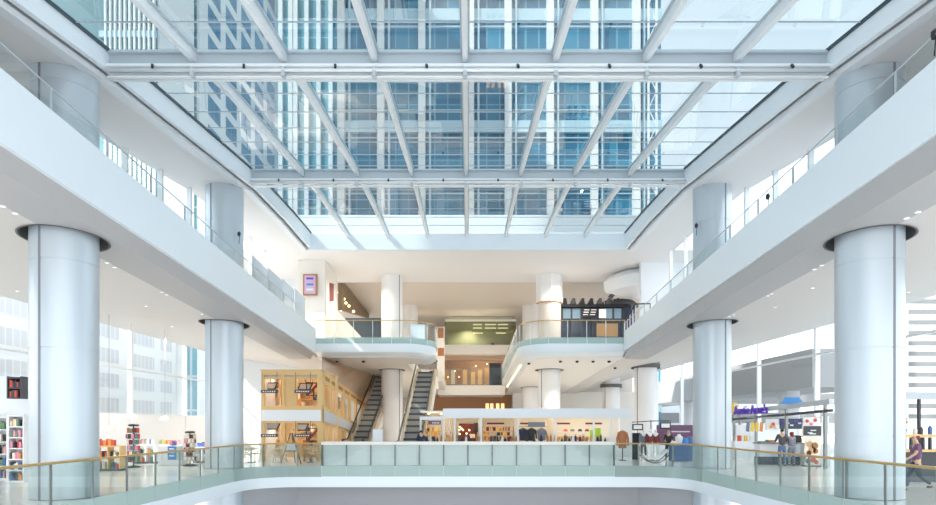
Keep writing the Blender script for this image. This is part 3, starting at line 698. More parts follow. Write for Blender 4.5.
# sloping soffit from the top of the side wall up to the balcony
LA = [(ax(322, 38.7), 38.7, zb(38.7) - .03), (ax(382, 50), 50, zb(50) - .03)]
def rs_(u, f, dz=0):
    p = Vector(sp(u, zt + .04, zts, .05)); q = Vector(LA[0]).lerp(Vector(LA[1]), u); r = p.lerp(q, f); return (r.x, r.y, r.z + dz)
q = MB(); q.loft([[rs_(u, 0), rs_(u, 1), rs_(u, 1, .06), rs_(u, 0, .06)] for u in (0, .25, .5, .75, 1)]); tag(q.build('ramp_soffit', 'tan_soffit'), 'sloping tan soffit between the timber shop side and the escalator', 'soffit')
for k, f in enumerate((.28, .62)):
    q = MB(); q.loft([[rs_(u, f - .04, -.05), rs_(u, f + .04, -.05), rs_(u, f + .04, -.01), rs_(u, f - .04, -.01)] for u in (.2, .6, 1)]); tag(q.build('soffit_strip', 'timber_light'), ('light timber strip on the sloping tan soffit, lower one' if k == 0 else 'light timber strip on the sloping tan soffit, upper one'), 'strip')
# shelves and goods in the bays
def shelf_unit(px0, px1, ytop, ybot, d, n, lab, m='timber', group=None):
    x0, x1, zt_, zb_ = ax(px0, d), ax(px1, d), az(ytop, d), az(ybot, d)
    t = thing('shelf_unit', ((x0 + x1) / 2, d, zb_), lab, 'shelf', group)
    for x in (x0, x1 - .04): MB().box(x, d - .3, zb_, x + .04, d, zt_).build('side_panel', m, t)
    for k in range(n + 1):
        z = zb_ + (zt_ - zb_) * k / n; MB().box(x0 + .04, d - .3, z - (.03 if k else 0), x1 - .04, d, z + (0 if k else .03)).build('shelf', m, t)
    return x0, x1, zb_, zt_
BOOKM = {}
def book(m, w, h, dp=.16):
    k = (m, w, h)
    if k not in BOOKM: BOOKM[k] = MB().box(-w / 2, -dp / 2, 0, w / 2, dp / 2, h).mesh('book', m, (0, 0, 0))
    return BOOKM[k]
def fill(x0, x1, d, z, hmax, label, group, cat='book', name='book', wmin=.03, wmax=.09, pal=BOOKC, gap=.012, p=.9):
    x = x0
    while x < x1 - wmax:
        w = round(random.uniform(wmin, wmax), 2); h = round(hmax * random.uniform(.7, 1), 2)
        if random.random() < p: inst(name, book(random.choice(pal), w, h), (x + w / 2, d, z), 0, label, cat, group)
        x += w + gap
for px0, px1, yt, yb, dd, n, lab in ((264, 282, 379, 407, 35.5, 3, 'timber shelf unit behind the upper bay at the shop end near the round silver column'), (297, 319, 383, 407, 35.8, 3, 'timber shelf unit behind the upper bay nearest the shop corner'),
                                     (264, 282, 424, 446, 35.6, 3, 'timber shelf unit in the ground floor bay near the round silver column'), (297, 319, 424, 446, 35.9, 3, 'timber shelf unit in the ground floor bay nearest the shop corner')):
    x0, x1, zb_, zt_ = shelf_unit(px0, px1, yt, yb, dd, n, lab)
    for k in range(n): fill(x0 + .06, x1 - .06, dd - .16, zb_ + (zt_ - zb_) * k / n + .03 * (k == 0), .34, 'small boxed goods on the timber shelves inside the timber shop', 'goods on timber shop shelves', 'box', 'goods_box', .12, .3, ['tan', 'book_cream', 'timber_red', 'book_orange', 'leather', 'book_black'], .06)
# black sign bars and hanging lamps in the bays
for k, (px, py, lab) in enumerate(((269.5, 391.5, 'black sign bar in the upper bay near the round silver column'), (303, 391.5, 'black sign bar in the upper bay nearest the shop corner'),
                                   (269.5, 435.5, 'black sign bar in the ground bay near the round silver column'), (303, 435.5, 'black sign bar in the ground bay nearest the shop corner'))):
    d = 32.8; x, z = ax(px, d), az(py, d)
    t = thing('sign_bar', (x, d, z - .08), lab, 'sign'); MB().box(x - .44, d - .05, z - .08, x + .44, d + .05, z + .08).build('board', 'charcoal', t)
    for q in range(6): MB().box(x - .34 + q * .12, d - .06, z - .03, x - .27 + q * .12, d - .05, z + .03).build('lettering', 'cloth_white', t)
    for s in (-.4, .4): MB().cyl((x + s, d), z + .08, (z2 + 1.9 if py < 400 else z1), .012, 6).build('hanger', 'black', t)
for k, (px, py, lab) in enumerate(((270, 386, 'slanted hanging lamp with pale shade in the upper bay near the silver column'), (305, 386.5, 'slanted hanging screen with dark frame in the upper corner bay'), (272.5, 426, 'slanted hanging screen in the ground bay near the silver column'), (301, 427, 'slanted hanging screen in the ground bay nearest the shop corner'))):
    d = 33.9; x, z = ax(px, d), az(py, d); w, h = .36, .2
    t = thing('hanging_screen', (x, d, z - h), lab, 'screen')
    fr = MB(); fr.loft([[(x - w - .08, d, z - h), (x + w - .08, d, z - h), (x + w + .08, d + .05, z + h), (x - w + .08, d + .05, z + h)], [(x - w - .08, d + .06, z - h), (x + w - .08, d + .06, z - h), (x + w + .08, d + .11, z + h), (x - w + .08, d + .11, z + h)]]); fr.build('case', 'charcoal', t)
    fr = MB(); fr.loft([[(x - w * .8 - .06, d - .01, z - h * .7), (x + w * .8 - .06, d - .01, z - h * .7), (x + w * .8 + .05, d + .03, z + h * .7), (x - w * .8 + .05, d + .03, z + h * .7)], [(x - w * .8 - .06, d + .01, z - h * .7), (x + w * .8 - .06, d + .01, z - h * .7), (x + w * .8 + .05, d + .05, z + h * .7), (x - w * .8 + .05, d + .05, z + h * .7)]]); fr.build('screen', 'panel_grey', t)
    MB().cyl((x, d + .06), z + h, (zt if py < 400 else z1), .015, 6).build('hanger', 'black', t)
for k, (u, zz) in enumerate(((.06, 3.85), (.155, 3.7), (.27, 3.5), (.40, 3.3), (.06, 1.35), (.27, 1.1))):
    p = sp(u, zz, 0, -.7); t = thing('hanging_garment_display', p, f'dark wire frame in the shop side by the escalator, {ORD[k]} of upper row' if k < 4 else ('dark wire garment frame low in the shop side, nearer the corner post' if k == 4 else 'dark wire garment frame low in the shop side, nearer the escalator'), 'display frame', 'hung frames in the shop side')
    for dz in (-.35, .35): MB().bar((p[0] - .25, p[1] - .3, p[2] + dz), (p[0] + .25, p[1] + .3, p[2] + dz), .05).build('bar', 'black', t)
    for s in (-1, 1): MB().bar((p[0] + s * .25, p[1] + s * .3, p[2] - .35), (p[0] + s * .25, p[1] + s * .3, p[2] + .35), .05).build('upright', 'black', t)
    MB().bar((p[0] - .2, p[1] - .25, p[2] - .3), (p[0] + .2, p[1] + .25, p[2] + .3), .1).build('garment', 'denim' if k % 2 else 'cloth_maroon', t)
    MB().bar((p[0], p[1], p[2] + .35), (p[0], p[1], (zt + zts * u - .3) if zz > 2 else 2.0), .02).build('hanger', 'black', t)

# wire chairs and an easel in front of the timber shop
def chair0():
    t = thing('wire_chair', (0, 0, 0), 'slim pale wire chair with round back in front of the timber shop', 'chair', 'wire chairs by the timber shop')
    MB().lathe([(.20, .43), (.22, .45), (.20, .47)], (0, 0), 16).build('seat', 'timber_light', t)
    MB().tube([(.2 * math.cos(a), .2 + .0 * a, .72 + .2 * math.sin(a)) for a in [2 * PI * k / 16 for k in range(16)]], .014, 6, True).build('back_ring', 'stainless', t)
    MB().tube([(0, .2, .45), (0, .2, .9)], .01, 6).build('back_post', 'stainless', t)
    for a in (.8, 2.35, 3.93, 5.5): MB().tube([(.12 * math.cos(a), .12 * math.sin(a), .45), (.22 * math.cos(a), .22 * math.sin(a), 0)], .012, 6).build('leg', 'stainless', t)
    return t
c0 = chair0()
for k, px in enumerate((247, 255, 262, 277, 284, 307, 315, 320)):
    l = floor_at(px, 31 + .5 * (k % 3)); rz = random.uniform(-.5, .5) + (0 if k % 2 else PI)
    if k == 0: c0.location = l; c0.rotation_euler.z = rz
    else: clone(c0, l, rz)
for k, px in enumerate((251, 281, 311)):
    p = floor_at(px, 31.4); t = thing('cafe_table', p, ['small round cafe table at the white wall end of the timber shop', 'small round cafe table in front of the middle bay of the timber shop', 'small round cafe table below the shop corner post'][k], 'table')
    MB().lathe([(.32, .70), (.32, .74)], p[:2], 20).build('top', 'timber_light', t); MB().cyl(p[:2], .03, .70, .03, 8).build('stem', 'stainless', t); MB().lathe([(.2, 0), (.2, .03)], p[:2], 16).build('base', 'stainless', t)
p = floor_at(291.5, 30.6); t = thing('tripod_easel', p, 'dark tripod easel standing in front of the timber shop', 'easel')
for a, b in ((-.5, -.1), (.5, -.1), (.05, .5)): MB().bar((p[0] + a, p[1] + b, 0), (p[0] + a * .08, p[1] + b * .2, 1.5), .045).build('leg', 'charcoal', t)
MB().bar((p[0] - .3, p[1] - .08, .62), (p[0] + .3, p[1] - .08, .62), .05).build('ledge', 'charcoal', t)
MB().box(p[0] - .2, p[1] - .1, .65, p[0] + .2, p[1] - .07, .95).build('board', 'panel_grey', t)
# white box at the foot of the first escalator
q = MB(); q.box(ax(372.5, 32.4), 32.4, 0, ax(382, 32.4), 32.9, 1.66); tag(q.build('white_plinth', 'white_paint', bevel=.02), 'plain white plinth in front of the escalators below the round column', 'plinth')

# ------------------------------------------------------------------ fashion kiosk
KD = 36.0
kk = thing('fashion_kiosk', (3.4, KD, 0), 'long open fashion kiosk with white fascia behind the low white wall', 'kiosk')
def kb(nm, px0, px1, y0, y1, d0, d1, m): return MB().box(ax(px0, KD), d0, az(y1, KD), ax(px1, KD), d1, az(y0, KD)).build(nm, m, kk)
kb('fascia', 443, 632, 408.5, 418, KD, KD + .25, 'white_paint')
kb('fascia', 420, 443, 416.5, 420, KD - .1, KD + .2, 'white_paint')
MB().box(ax(420, KD), KD + 3.2, 0, ax(632, KD), KD + 3.3, 2.75).build('rear_wall', 'warm_white', kk)
MB().box(ax(420, KD), KD + .25, 2.6, ax(632, KD), KD + 3.2, 2.72).build('roof_panel', 'warm_white', kk)
for px in (420.5, 443.5, 455, 481, 518, 556, 594, 611, 631): MB().box(ax(px, KD) - .05, KD + .05, 0, ax(px, KD) + .05, KD + .15, 2.4 if px > 430 else 2.3).build('post', 'white_paint', kk)
for k, px in enumerate((449, 479.5, 516, 554)): MB().box(ax(px, KD) - .03, KD + .3, 0, ax(px, KD) + .03, KD + 2.6, 2.5).build('partition', 'warm_white', kk)
MB().box(ax(420, KD), KD + .05, 0, ax(632, KD), KD + .5, .92).build('counter', 'white_paint', kk)
for px in range(427, 630, 13):
    MB().cyl((ax(px, KD), KD + 1.6), 2.52, 2.6, .07, 10).build('downlight', 'warm_glow', kk)
def board(px0, px1, y0, y1, d, name, label, m, cat, dp=.04, group=None):
    q = MB(); q.box(ax(px0, d), d, az(y1, d), ax(px1, d), d + dp, az(y0, d)); return tag(q.build(name, m), label, cat, group)
t = thing('shop_sign', (ax(435, 36), 35.85, az(425, 36)), 'plum sign panel with pale lettering over the kiosk end by the escalator', 'sign')
MB().box(ax(428.5, 36), 35.84, az(424.6, 36), ax(441, 36), 35.88, az(420.6, 36)).build('panel', 'plum', t)
for k in range(5): MB().box(ax(432.5 + k * 1.5, 36), 35.82, az(423.6, 36), ax(433.4 + k * 1.5, 36), 35.84, az(422, 36)).build('lettering', 'cloth_white', t)
DK = [(487, 504, 'above the amber kiosk shelves'), (520, 528, 'beside the grey kiosk header panel'), (557, 570, 'above the kiosk caps'), (585.5, 593, 'above the small lime kiosk panel'), (595, 602, 'above the big lime kiosk panel')]
for a, b, w in DK: board(a, b, 422.6, 424.4, 36.5, 'sign_strip', 'dark maroon sign strip ' + w, 'cloth_maroon', 'sign')
board(528, 545, 422, 427, 36.5, 'header_panel', 'blue grey header panel above the hanging jackets in the kiosk', 'cloth_grey', 'panel')
board(459, 477, 423.5, 442, 38.4, 'dark_backdrop', 'dark maroon backdrop wall behind the small glowing globes', 'cloth_maroon', 'backdrop')
board(474, 478, 422.8, 432, 38.2, 'dark_board', 'black board hanging beside the small glowing globes', 'black', 'board')
for k, (x, y) in enumerate(((460, 427), (463, 430), (459.3, 430), (466.5, 433.5), (469.3, 430.2), (466, 440), (459.6, 434), (461.6, 428.7))):
    q = MB(); q.ball((ax(x, 37.8), 37.8, az(y, 37.8)), .06, 10); tag(q.build('globe_lamp', 'warm_glow'), 'small glowing globe in front of the maroon backdrop in the kiosk', 'lamp', 'glowing globes in the kiosk')
board(469, 475, 434, 438, 37.9, 'picture_board', 'small framed cream picture in front of the maroon backdrop', 'book_cream', 'picture')
for k, (px0, px1, y0, n, lab) in enumerate(((424, 442, 427, 4, 'lit kiosk shelf unit under the plum sign'), (446, 453, 432, 2, 'narrow kiosk shelf unit beside the glowing globes'), (482, 514, 426.5, 4, 'amber kiosk shelf unit under the longest dark sign strip'), (557, 592, 431.5, 3, 'wide kiosk shelf unit holding the caps'))):
    x0, x1, zb_, zt_ = shelf_unit(px0, px1, y0, 444, 37.6, n, lab, 'timber' if k != 3 else 'warm_white')
    for j in range(n + (0 if k == 3 else 0)):
        if k == 3 and j == n - 1: continue
        fill(x0 + .06, x1 - .06, 37.42, zb_ + (zt_ - zb_) * j / n + .03 * (j == 0), .24, 'small item on the fashion kiosk shelves', 'goods on the kiosk shelves', 'goods', 'goods_box', .07, .2, ['leather', 'tan', 'cloth_maroon', 'yellow', 'black', 'book_orange'], .05)
# clothes
def jacket(name, px, py_top, d, m, label, w=.27, h=.75, cat='jacket', stand=False):
    x, z = ax(px, d), az(py_top, d)
    t = thing(name, (x, d, z - h), label, cat)
    rr = lambda a, b, zz: [(x + a * math.cos(2 * PI * k / 14), d + b * math.sin(2 * PI * k / 14), zz) for k in range(14)]
    MB().loft([rr(w * .8, .1, z - h), rr(w * .78, .1, z - h * .55), rr(w * .85, .11, z - h * .2), rr(w * .7, .09, z - .06), rr(w * .25, .06, z)], True).build('torso', m, t)
    for s in (-1, 1): MB().tube([(x + s * w * .7, d, z - .1), (x + s * w * 1.05, d - .02, z - h * .45), (x + s * w * 1.08, d - .06, z - h * .85)], [.075, .065, .05], 8).build('sleeve', m, t)
    MB().tube([(x - .07, d - .05, z - .02), (x, d - .08, z - .09), (x + .07, d - .05, z - .02)], .022, 6).build('collar', m, t)
    MB().tube([(x, d, z - .02), (x, d, z + .06), (x + .03, d, z + .09)], .008, 5).build('hanger', 'stainless', t)
    return t
for px, m, lab in ((523, 'cloth_navy', 'navy jacket hanging in the kiosk, first of three under the grey header'), (531.5, 'black', 'black jacket hanging in the kiosk, middle of three under the grey header'), (541.5, 'cloth_grey', 'blue grey jacket hanging in the kiosk beside the black jacket')):
    jacket('jacket', px, 428, 36.9, m, lab)
q = MB(); q.tube([(ax(519, 36.9), 36.9, az(426.6, 36.9)), (ax(548, 36.9), 36.9, az(426.6, 36.9))], .015, 6); tag(q.build('clothes_rail', 'stainless'), 'thin steel rail the three kiosk jackets hang from', 'rail')
def cap(px, py, d, m, lab):
    x, z = ax(px, d), az(py, d); t = thing('cap', (x, d, z), lab, 'cap')
    MB().lathe([(.13, z), (.13, z + .06), (.10, z + .12), (.04, z + .15)], (x, d), 14).build('crown', m, t)
    MB().loft([[(x - .09, d - .12, z + .01), (x + .09, d - .12, z + .01), (x + .06, d - .22, z - .0), (x - .06, d - .22, z - .0)], [(x - .09, d - .12, z + .03), (x + .09, d - .12, z + .03), (x + .06, d - .22, z + .02), (x - .06, d - .22, z + .02)]]).build('brim', m, t)
zc_ = az(431.5, 37.6); 
for px, m, lab in ((565.5, 'book_red', 'red cap on the kiosk shelf'), (572.5, 'cloth_grey', 'grey cap on the kiosk shelf beside the red cap'), (580, 'cloth_navy', 'navy cap on the kiosk shelf between grey and maroon caps'), (587, 'cloth_maroon', 'maroon cap on the kiosk shelf nearest the lime panels')):
    cap(px, 431.4, 37.45, m, lab)
board(590, 592.6, 430, 437.5, 36.8, 'lime_panel', 'small narrow lime green panel in the kiosk beside the caps', 'lime', 'panel'); board(595, 600.6, 428, 437.5, 36.9, 'lime_panel', 'big lime green panel hanging in the kiosk', 'lime', 'panel')
# bags along the counter
def bag(px, d, m, w=.2, h=.24, z=.92):
    x = ax(px, d); t = thing('handbag', (x, d, z), 'small bag standing on the kiosk counter', 'bag', 'bags on the kiosk counter')
    MB().loft([[(x - w, d - .08, z), (x + w, d - .08, z), (x + w, d + .08, z), (x - w, d + .08, z)], [(x - w * .75, d - .04, z + h), (x + w * .75, d - .04, z + h), (x + w * .75, d + .04, z + h), (x - w * .75, d + .04, z + h)]]).build('bag_body', m, t)
    MB().tube([(x - w * .4, d, z + h - .02), (x - w * .3, d, z + h + .1), (x + w * .3, d, z + h + .1), (x + w * .4, d, z + h - .02)], .012, 6).build('strap', m, t)
random.seed(21)
for k in range(52):
    px = 427 + k * 3.55 + random.uniform(-.6, .6)
    if 518 < px < 549 and k % 2: continue
    bag(px, 36.25, ['black', 'cloth_maroon', 'tan', 'charcoal', 'cloth_navy', 'leather', 'black', 'cloth_white', 'timber_red', 'book_orange'][k * 7 % 10], random.uniform(.06, .092), random.uniform(.12, .36))
# ------------------------------------------------------------------ clothes display by the kiosk
CDs = 33.4
jacket('leather_coat', 622.5, 430.5, 33.2, 'leather', 'rust orange leather coat on a stand at the kiosk end', .27, .95, 'coat')
q = MB(); q.cyl((ax(622.5, 33.2), 33.2), 0, az(430.5, 33.2) - .9, .03, 8); q.lathe([(.2, 0), (.2, .03)], (ax(622.5, 33.2), 33.2), 16); tag(q.build('coat_stand', 'black'), 'black round footed stand under the rust leather coat', 'stand')
figure('mannequin', floor_at(643.5, 33), PI, 'mannequin in blue denim shirt and dark jeans beside the hanging screens', 'mannequin', 'stand', 'column_white', 'cloth_grey', 'cloth_navy', None, 2, h=1.72)
figure('mannequin', floor_at(649.5, 32.6), PI + .2, 'mannequin in maroon jacket and white trousers, nearer the denim mannequin', 'mannequin', 'stand', 'column_white', 'cloth_maroon', 'cloth_white', None, 2, h=1.72)
figure('mannequin', floor_at(655.5, 32.8), PI - .2, 'mannequin in maroon jacket and white trousers, nearer the plum board', 'mannequin', 'stand', 'column_white', 'cloth_maroon', 'cloth_white', None, 2, h=1.72)
board(632.5, 640, 433, 463, 33.9, 'display_screen', 'tall black display panel beside the denim mannequin', 'black', 'panel', .1)
t = thing('plum_board', (ax(675, 35.4), 35.4, 0), 'wide plum billboard with a pale line of lettering behind the blue table', 'billboard')
MB().box(ax(657, 35.4), 35.4, az(445, 35.4), ax(693, 35.4), 35.5, az(425, 35.4)).build('panel', 'plum', t)
MB().box(ax(657, 35.4), 35.4, 0, ax(659, 35.4), 35.5, az(445, 35.4)).box(ax(691, 35.4), 35.4, 0, ax(693, 35.4), 35.5, az(445, 35.4)).build('frame', 'plum', t)
for k in range(11): MB().box(ax(671.5 + 1.7 * k, 35.4), 35.38, az(432.2, 35.4), ax(672.7 + 1.7 * k, 35.4), 35.4, az(431, 35.4)).build('lettering', 'cloth_white', t)
for px, py, lab in ((637.8, 427, 'black framed screen hung from the thin rail, nearer the kiosk'), (665.5, 425.6, 'black framed screen hung from the thin rail, nearer the silver column')):
    d = 32.9; x, z = ax(px, d), az(py, d); t = thing('hanging_screen', (x, d, z - .17), lab, 'screen')
    fr = MB(); fr.box(x - .29, d, z - .17, x + .29, d + .06, z + .17); fr.build('case', 'black', t, bevel=.02); fr = MB(); fr.box(x - .22, d - .012, z - .11, x + .22, d, z + .11); fr.build('screen', 'column_white', t)
    MB().cyl((x, d + .03), z + .17, az(421.3, d), .012, 6).build('hanger', 'black', t)
t = thing('display_gantry', (ax(651, 32.9), 32.95, 0), 'thin black mast with cross rail carrying two hanging screens', 'gantry')
MB().cyl((ax(651.2, 32.95), 33.0), 0, az(420.4, 33), .025, 8).build('mast', 'black', t); MB().tube([(ax(632, 32.95), 32.95, az(422.2, 32.95)), (ax(651, 32.95), 32.95, az(421, 32.95)), (ax(671, 32.95), 32.95, az(420.8, 32.95))], .025, 6).build('cross_rail', 'black', t); MB().lathe([(.3, 0), (.3, .03)], (ax(651.2, 33), 33.0), 18).build('base', 'black', t)
t = thing('blue_table', (ax(680, 32.6), 32.6, 0), 'display table draped in blue in front of the plum billboard', 'table')
MB().box(ax(671, 32.6), 32.3, .02, ax(692, 32.6), 33.0, .8).build('drape', 'denim', t); MB().box(ax(670.6, 32.6), 32.25, .8, ax(692.4, 32.6), 33.05, .84).build('top', 'book_blue', t)
for k, (px, m, lab) in enumerate(((674, 'book_cream', 'cream folded garment stack on the blue table'), (679, 'cloth_white', 'white bust form on the blue table'), (685, 'blue_sign', 'bright blue garment on the blue table'), (690, 'denim', 'dark denim garment on the blue table end'))):
    x = ax(px, 32.6); q = MB()
    if k == 1: q.lathe([(.11, .84), (.17, 1.0), (.2, 1.25), (.1, 1.35), (.06, 1.42)], (x, 32.6), 14)
    else: q.lathe([(.2, .84), (.2, .95 + .08 * k), (.12, 1.05 + .08 * k)], (x, 32.6), 12)
    tag(q.build('garment', m), lab, 'garment')
p = floor_at(655, 30.8); t = thing('rocking_seat', p, 'low white seat on dark curved rockers in front of the mannequins', 'seat')
for s in (-1, 1): MB().tube([(p[0] - .75 + .1 * k, p[1] + s * .25, .03 + .45 * ((k - 7) / 7) ** 2) for k in range(15)], .025, 6).build('rocker', 'black', t)
MB().loft([[(p[0] - .6, p[1] - .25, .3), (p[0] - .6, p[1] + .25, .3), (p[0] - .6, p[1] + .25, .42), (p[0] - .6, p[1] - .25, .42)], [(p[0] + .1, p[1] - .25, .2), (p[0] + .1, p[1] + .25, .2), (p[0] + .1, p[1] + .25, .3), (p[0] + .1, p[1] - .25, .3)], [(p[0] + .6, p[1] - .25, .6), (p[0] + .6, p[1] + .25, .6), (p[0] + .55, p[1] + .25, .7), (p[0] + .55, p[1] - .25, .7)]]).build('shell', 'white_paint', t)

# ------------------------------------------------------------------ bookshop side
def bookcase(px0, px1, d, ztop, n, lab, x0=None, books=True, m='white_paint', dp=.35, z0=0, pal=BOOKC):
    a = ax(px0, d) if x0 is None else x0; b = ax(px1, d)
    t = thing('bookcase', ((a + b) / 2, d, z0), lab, 'bookcase')
    for x in (a, b - .04): MB().box(x, d - dp, z0, x + .04, d, ztop).build('side_panel', m, t)
    MB().box(a, d, z0, b, d + .03, ztop).build('back_panel', m, t)
    for k in range(n + 1):
        z = z0 + .04 + (ztop - z0 - .08) * k / n; MB().box(a + .04, d - dp, z - .04, b - .04, d, z).build('shelf', m, t)
        if books and k < n: fill(a + .07, b - .05, d - dp + .12, z, (ztop - z0) / n * .7, 'book on the ' + lab.split(' bookcase')[0] + ' bookcase', 'books on the ' + lab.split(' bookcase')[0] + ' bookcase', pal=pal)
bookcase(0, 14.5, 22.4, 2.25, 5, 'long white bookcase at the picture edge beside the huge column', x0=-17.6)
bookcase(15, 31, 21.4, 2.3, 6, 'tall narrow white bookcase half hidden by the huge column')
bookcase(14, 28.5, 21.9, az(377, 21.9), 2, 'dark red and black bookcase above the white bookcases', m='charcoal', z0=az(399, 21.9), pal=['book_red', 'cloth_maroon', 'book_black'])
q = MB(); q.box(-18.2, 22.5, 0, ax(28, 22.5), 22.7, az(376, 22.5)); tag(q.build('shop_partition', 'white_paint'), 'white shop partition the bookcases stand against', 'partition')
# low shelf with red books
def low_shelf(px0, px1, d, h, lab, m='timber_light', n=2):
    a, b = ax(px0, d), ax(px1, d); t = thing('low_shelf', ((a + b) / 2, d, 0), lab, 'shelf')
    for x in (a, (a + b) / 2, b - .05): MB().box(x, d - .45, .08, x + .05, d, h).build('upright', m, t)
    MB().box(a, d - .45, h, b, d, h + .05).build('top', m, t); MB().box(a - .05, d - .5, 0, b + .05, d, .08).build('plinth', 'charcoal', t)
    for k in range(1, n): z = .08 + (h - .08) * k / n; MB().box(a + .05, d - .43, z - .03, b - .05, d - .02, z).build('shelf', m, t)
    return a, b
a, b = low_shelf(100, 126, 26.3, 1.0, 'low timber bookshelf topped with red books beside the huge column')
for z in (.08, .54): fill(a + .08, b - .06, 26.1, z, .3, 'book inside the low timber bookshelf', 'books in the low timber bookshelf', wmin=.04, wmax=.12)
fill(a + .05, b - .3, 26.1, 1.05, .28, 'red or orange book on top of the low timber bookshelf', 'red books on the low timber bookshelf', wmin=.06, wmax=.13, pal=['book_red', 'book_orange', 'book_red'])
a, b = low_shelf(140, 159, 31, .9, 'low book table behind the tall spinner rack', 'white_paint')
for z in (.08, .48, .95): fill(a + .08, b - .06, 30.8, z, .26, 'book on the low table behind the spinner', 'books on the low table behind the spinner', wmin=.05, wmax=.13)
def spinner(px, d, h, lab, m2, r=.27, sign=False):
    p = floor_at(px, d); t = thing('spinner_rack', p, lab, 'rack')
    MB().cyl(p[:2], .1, h, .03, 10).build('pole', 'black', t)
    MB().lathe([(.30, 0), (.30, .04), (.05, .10)], p[:2], 20).build('base', 'black', t)
    n = 6; st = (h - .36) / n
    for k in range(n): MB().lathe([(r, .24 + k * st), (r, .26 + k * st)], p[:2], 20).build('tray', 'stainless', t)
    MB().lathe([(.2, h - .08), (.24, h - .02), (.16, h + .03)], p[:2], 18).build('top_cap', 'black', t)
    for k in range(n):
        for j in range(10):
            a = 2 * PI * (j + .5 * (k % 2)) / 10
            inst('paperback', book(random.choice(m2), .12, round(st * random.uniform(.7, .86), 2), .04), (p[0] + .24 * math.cos(a), p[1] + .24 * math.sin(a), .26 + k * st), a + PI / 2, 'paperback in the ' + lab, 'book', 'paperbacks in the ' + lab)
spinner(133.5, 28, 1.93, 'tall book spinner rack by the red books', ['book_black', 'book_cream', 'book_red', 'book_green', 'book_pink', 'cloth_maroon', 'cloth_grey'])
spinner(190, 29, 1.6, 'shorter book spinner rack beside the white counter', ['book_cream', 'cloth_white', 'book_pink', 'cloth_maroon', 'book_cream'])
t = thing('shop_counter', floor_at(173, 29.3), 'white shop counter with blue panel beside the shorter spinner rack', 'counter')
x0, x1 = ax(160, 29.3), ax(184, 29.3); MB().box(x0, 29.1, 0, x1, 29.8, .93).build('body', 'white_paint', t, bevel=.02); MB().box(ax(167, 29), 29.07, az(460, 29), ax(175.5, 29), 29.1, az(446.5, 29)).build('blue_panel', 'blue_sign', t)
MB().box(ax(175.5, 29), 29.075, az(460, 29), ax(181, 29), 29.1, az(446.5, 29)).build('pale_panel', 'teal_glass', t)
for k in range(3): MB().box(ax(168.5, 29), 29.06, az(456.6 - 3.5 * k, 29), ax(173.5, 29), 29.07, az(455.2 - 3.5 * k, 29)).build('lettering', 'cloth_white', t)
fill(x0 + .1, x1 - .2, 29.5, .93, .26, 'small book or box standing on the white shop counter', 'goods on the white shop counter', wmin=.06, wmax=.16, gap=.07)
a, b = low_shelf(198, 212, 31.5, .75, 'low white shelf between the shorter spinner and the silver column', 'white_paint')
for z in (.08, .42, .80): fill(a + .08, b - .06, 31.3, z, .26, 'book on the low shelf by the silver column', 'books on the low shelf by the column', wmin=.05, wmax=.13)

for px, py, d, lab in ((131, 415.5, 30, 'white dome pendant lamp above the tall book spinner'), (109, 428, 27.5, 'white dome pendant lamp above the low timber bookshelf'), (165, 418, 31, 'white dome pendant lamp above the white shop counter')):
    x, z = ax(px, d), az(py, d); t = thing('pendant_lamp', (x, d, z - .1), lab, 'lamp')
    MB().lathe([(.26, z - .1), (.25, z - .06), (.16, z + .04), (.04, z + .1)], (x, d), 18).build('shade', 'warm_white', t); MB().cyl((x, d), z + .1, crease(d) + (6.98 - crease(d)) * (abs(x) - COLX) / (XW - COLX) + .02, .008, 6).build('cord', 'stainless', t)
a_, b_ = low_shelf(160, 185, 33.5, .8, 'long low white book table behind the white shop counter', 'white_paint')
for z in (.08, .44, .85): fill(a_ + .08, b_ - .06, 33.3, z, .26, 'book on the long low table behind the counter', 'books on the long low table behind the counter', wmin=.05, wmax=.13)
# ------------------------------------------------------------------ pretzel counter
pk = thing('pretzel_kiosk', (16, 30, 0), 'food kiosk with purple sign beam, bright menu panels and long counter', 'kiosk')
A = Vector((ax(732.5, 36.5), 36.5, az(413, 36.5))); B = Vector((ax(832, 26.5), 26.5, az(401.5, 26.5)))
MB().bar(A, B, .25, .22).build('sign_beam', 'steel_grey', pk)
MB().bar(A + Vector((0, 0, -.38)), B + Vector((0, 0, -.38)), .12, .12).build('lower_beam', 'charcoal', pk)
for u in (0.02, .1, .3, .62, .95):
    p = A.lerp(B, u); MB().box(p.x - .06, p.y - .06, 0, p.x + .06, p.y + .06, p.z).build('post', 'stainless', pk)
dirv = (B - A).normalized(); angz = math.atan2(dirv.y, dirv.x)
t_ = text('sign_lettering', "Auntie Anne's", A.lerp(B, .27) + Vector((-.2, 0, .02)), .70, 'purple_sign', pk, (PI / 2, 0, angz), .04)
MB().ball(A.lerp(B, .03) + Vector((-.1, -.2, .25)), .26, 12, 1.3).build('logo', 'yellow', pk)
MB().tube([A.lerp(B, .03) + Vector((-.1, -.45, .25)) + Vector((.14 * math.sin(2 * a), 0, .2 * math.sin(a))) for a in [2 * PI * k / 20 for k in range(20)]], .03, 6, True).build('logo_knot', 'cloth_white', pk)
p = A.lerp(B, .68); MB().loft([[(p.x - .55, p.y, p.z + .1), (p.x + .55, p.y, p.z + .1), (p.x + .3, p.y, p.z + .42), (p.x - .3, p.y, p.z + .42)], [(p.x - .55, p.y + .15, p.z + .1), (p.x + .55, p.y + .15, p.z + .1), (p.x + .3, p.y + .15, p.z + .42), (p.x - .3, p.y + .15, p.z + .42)]]).build('blue_badge', 'blue_sign', pk)
PD = 29.8
MB().box(ax(760, PD), PD, 0, ax(806, PD), PD + .6, .38).build('plinth', 'dark_navy', pk)
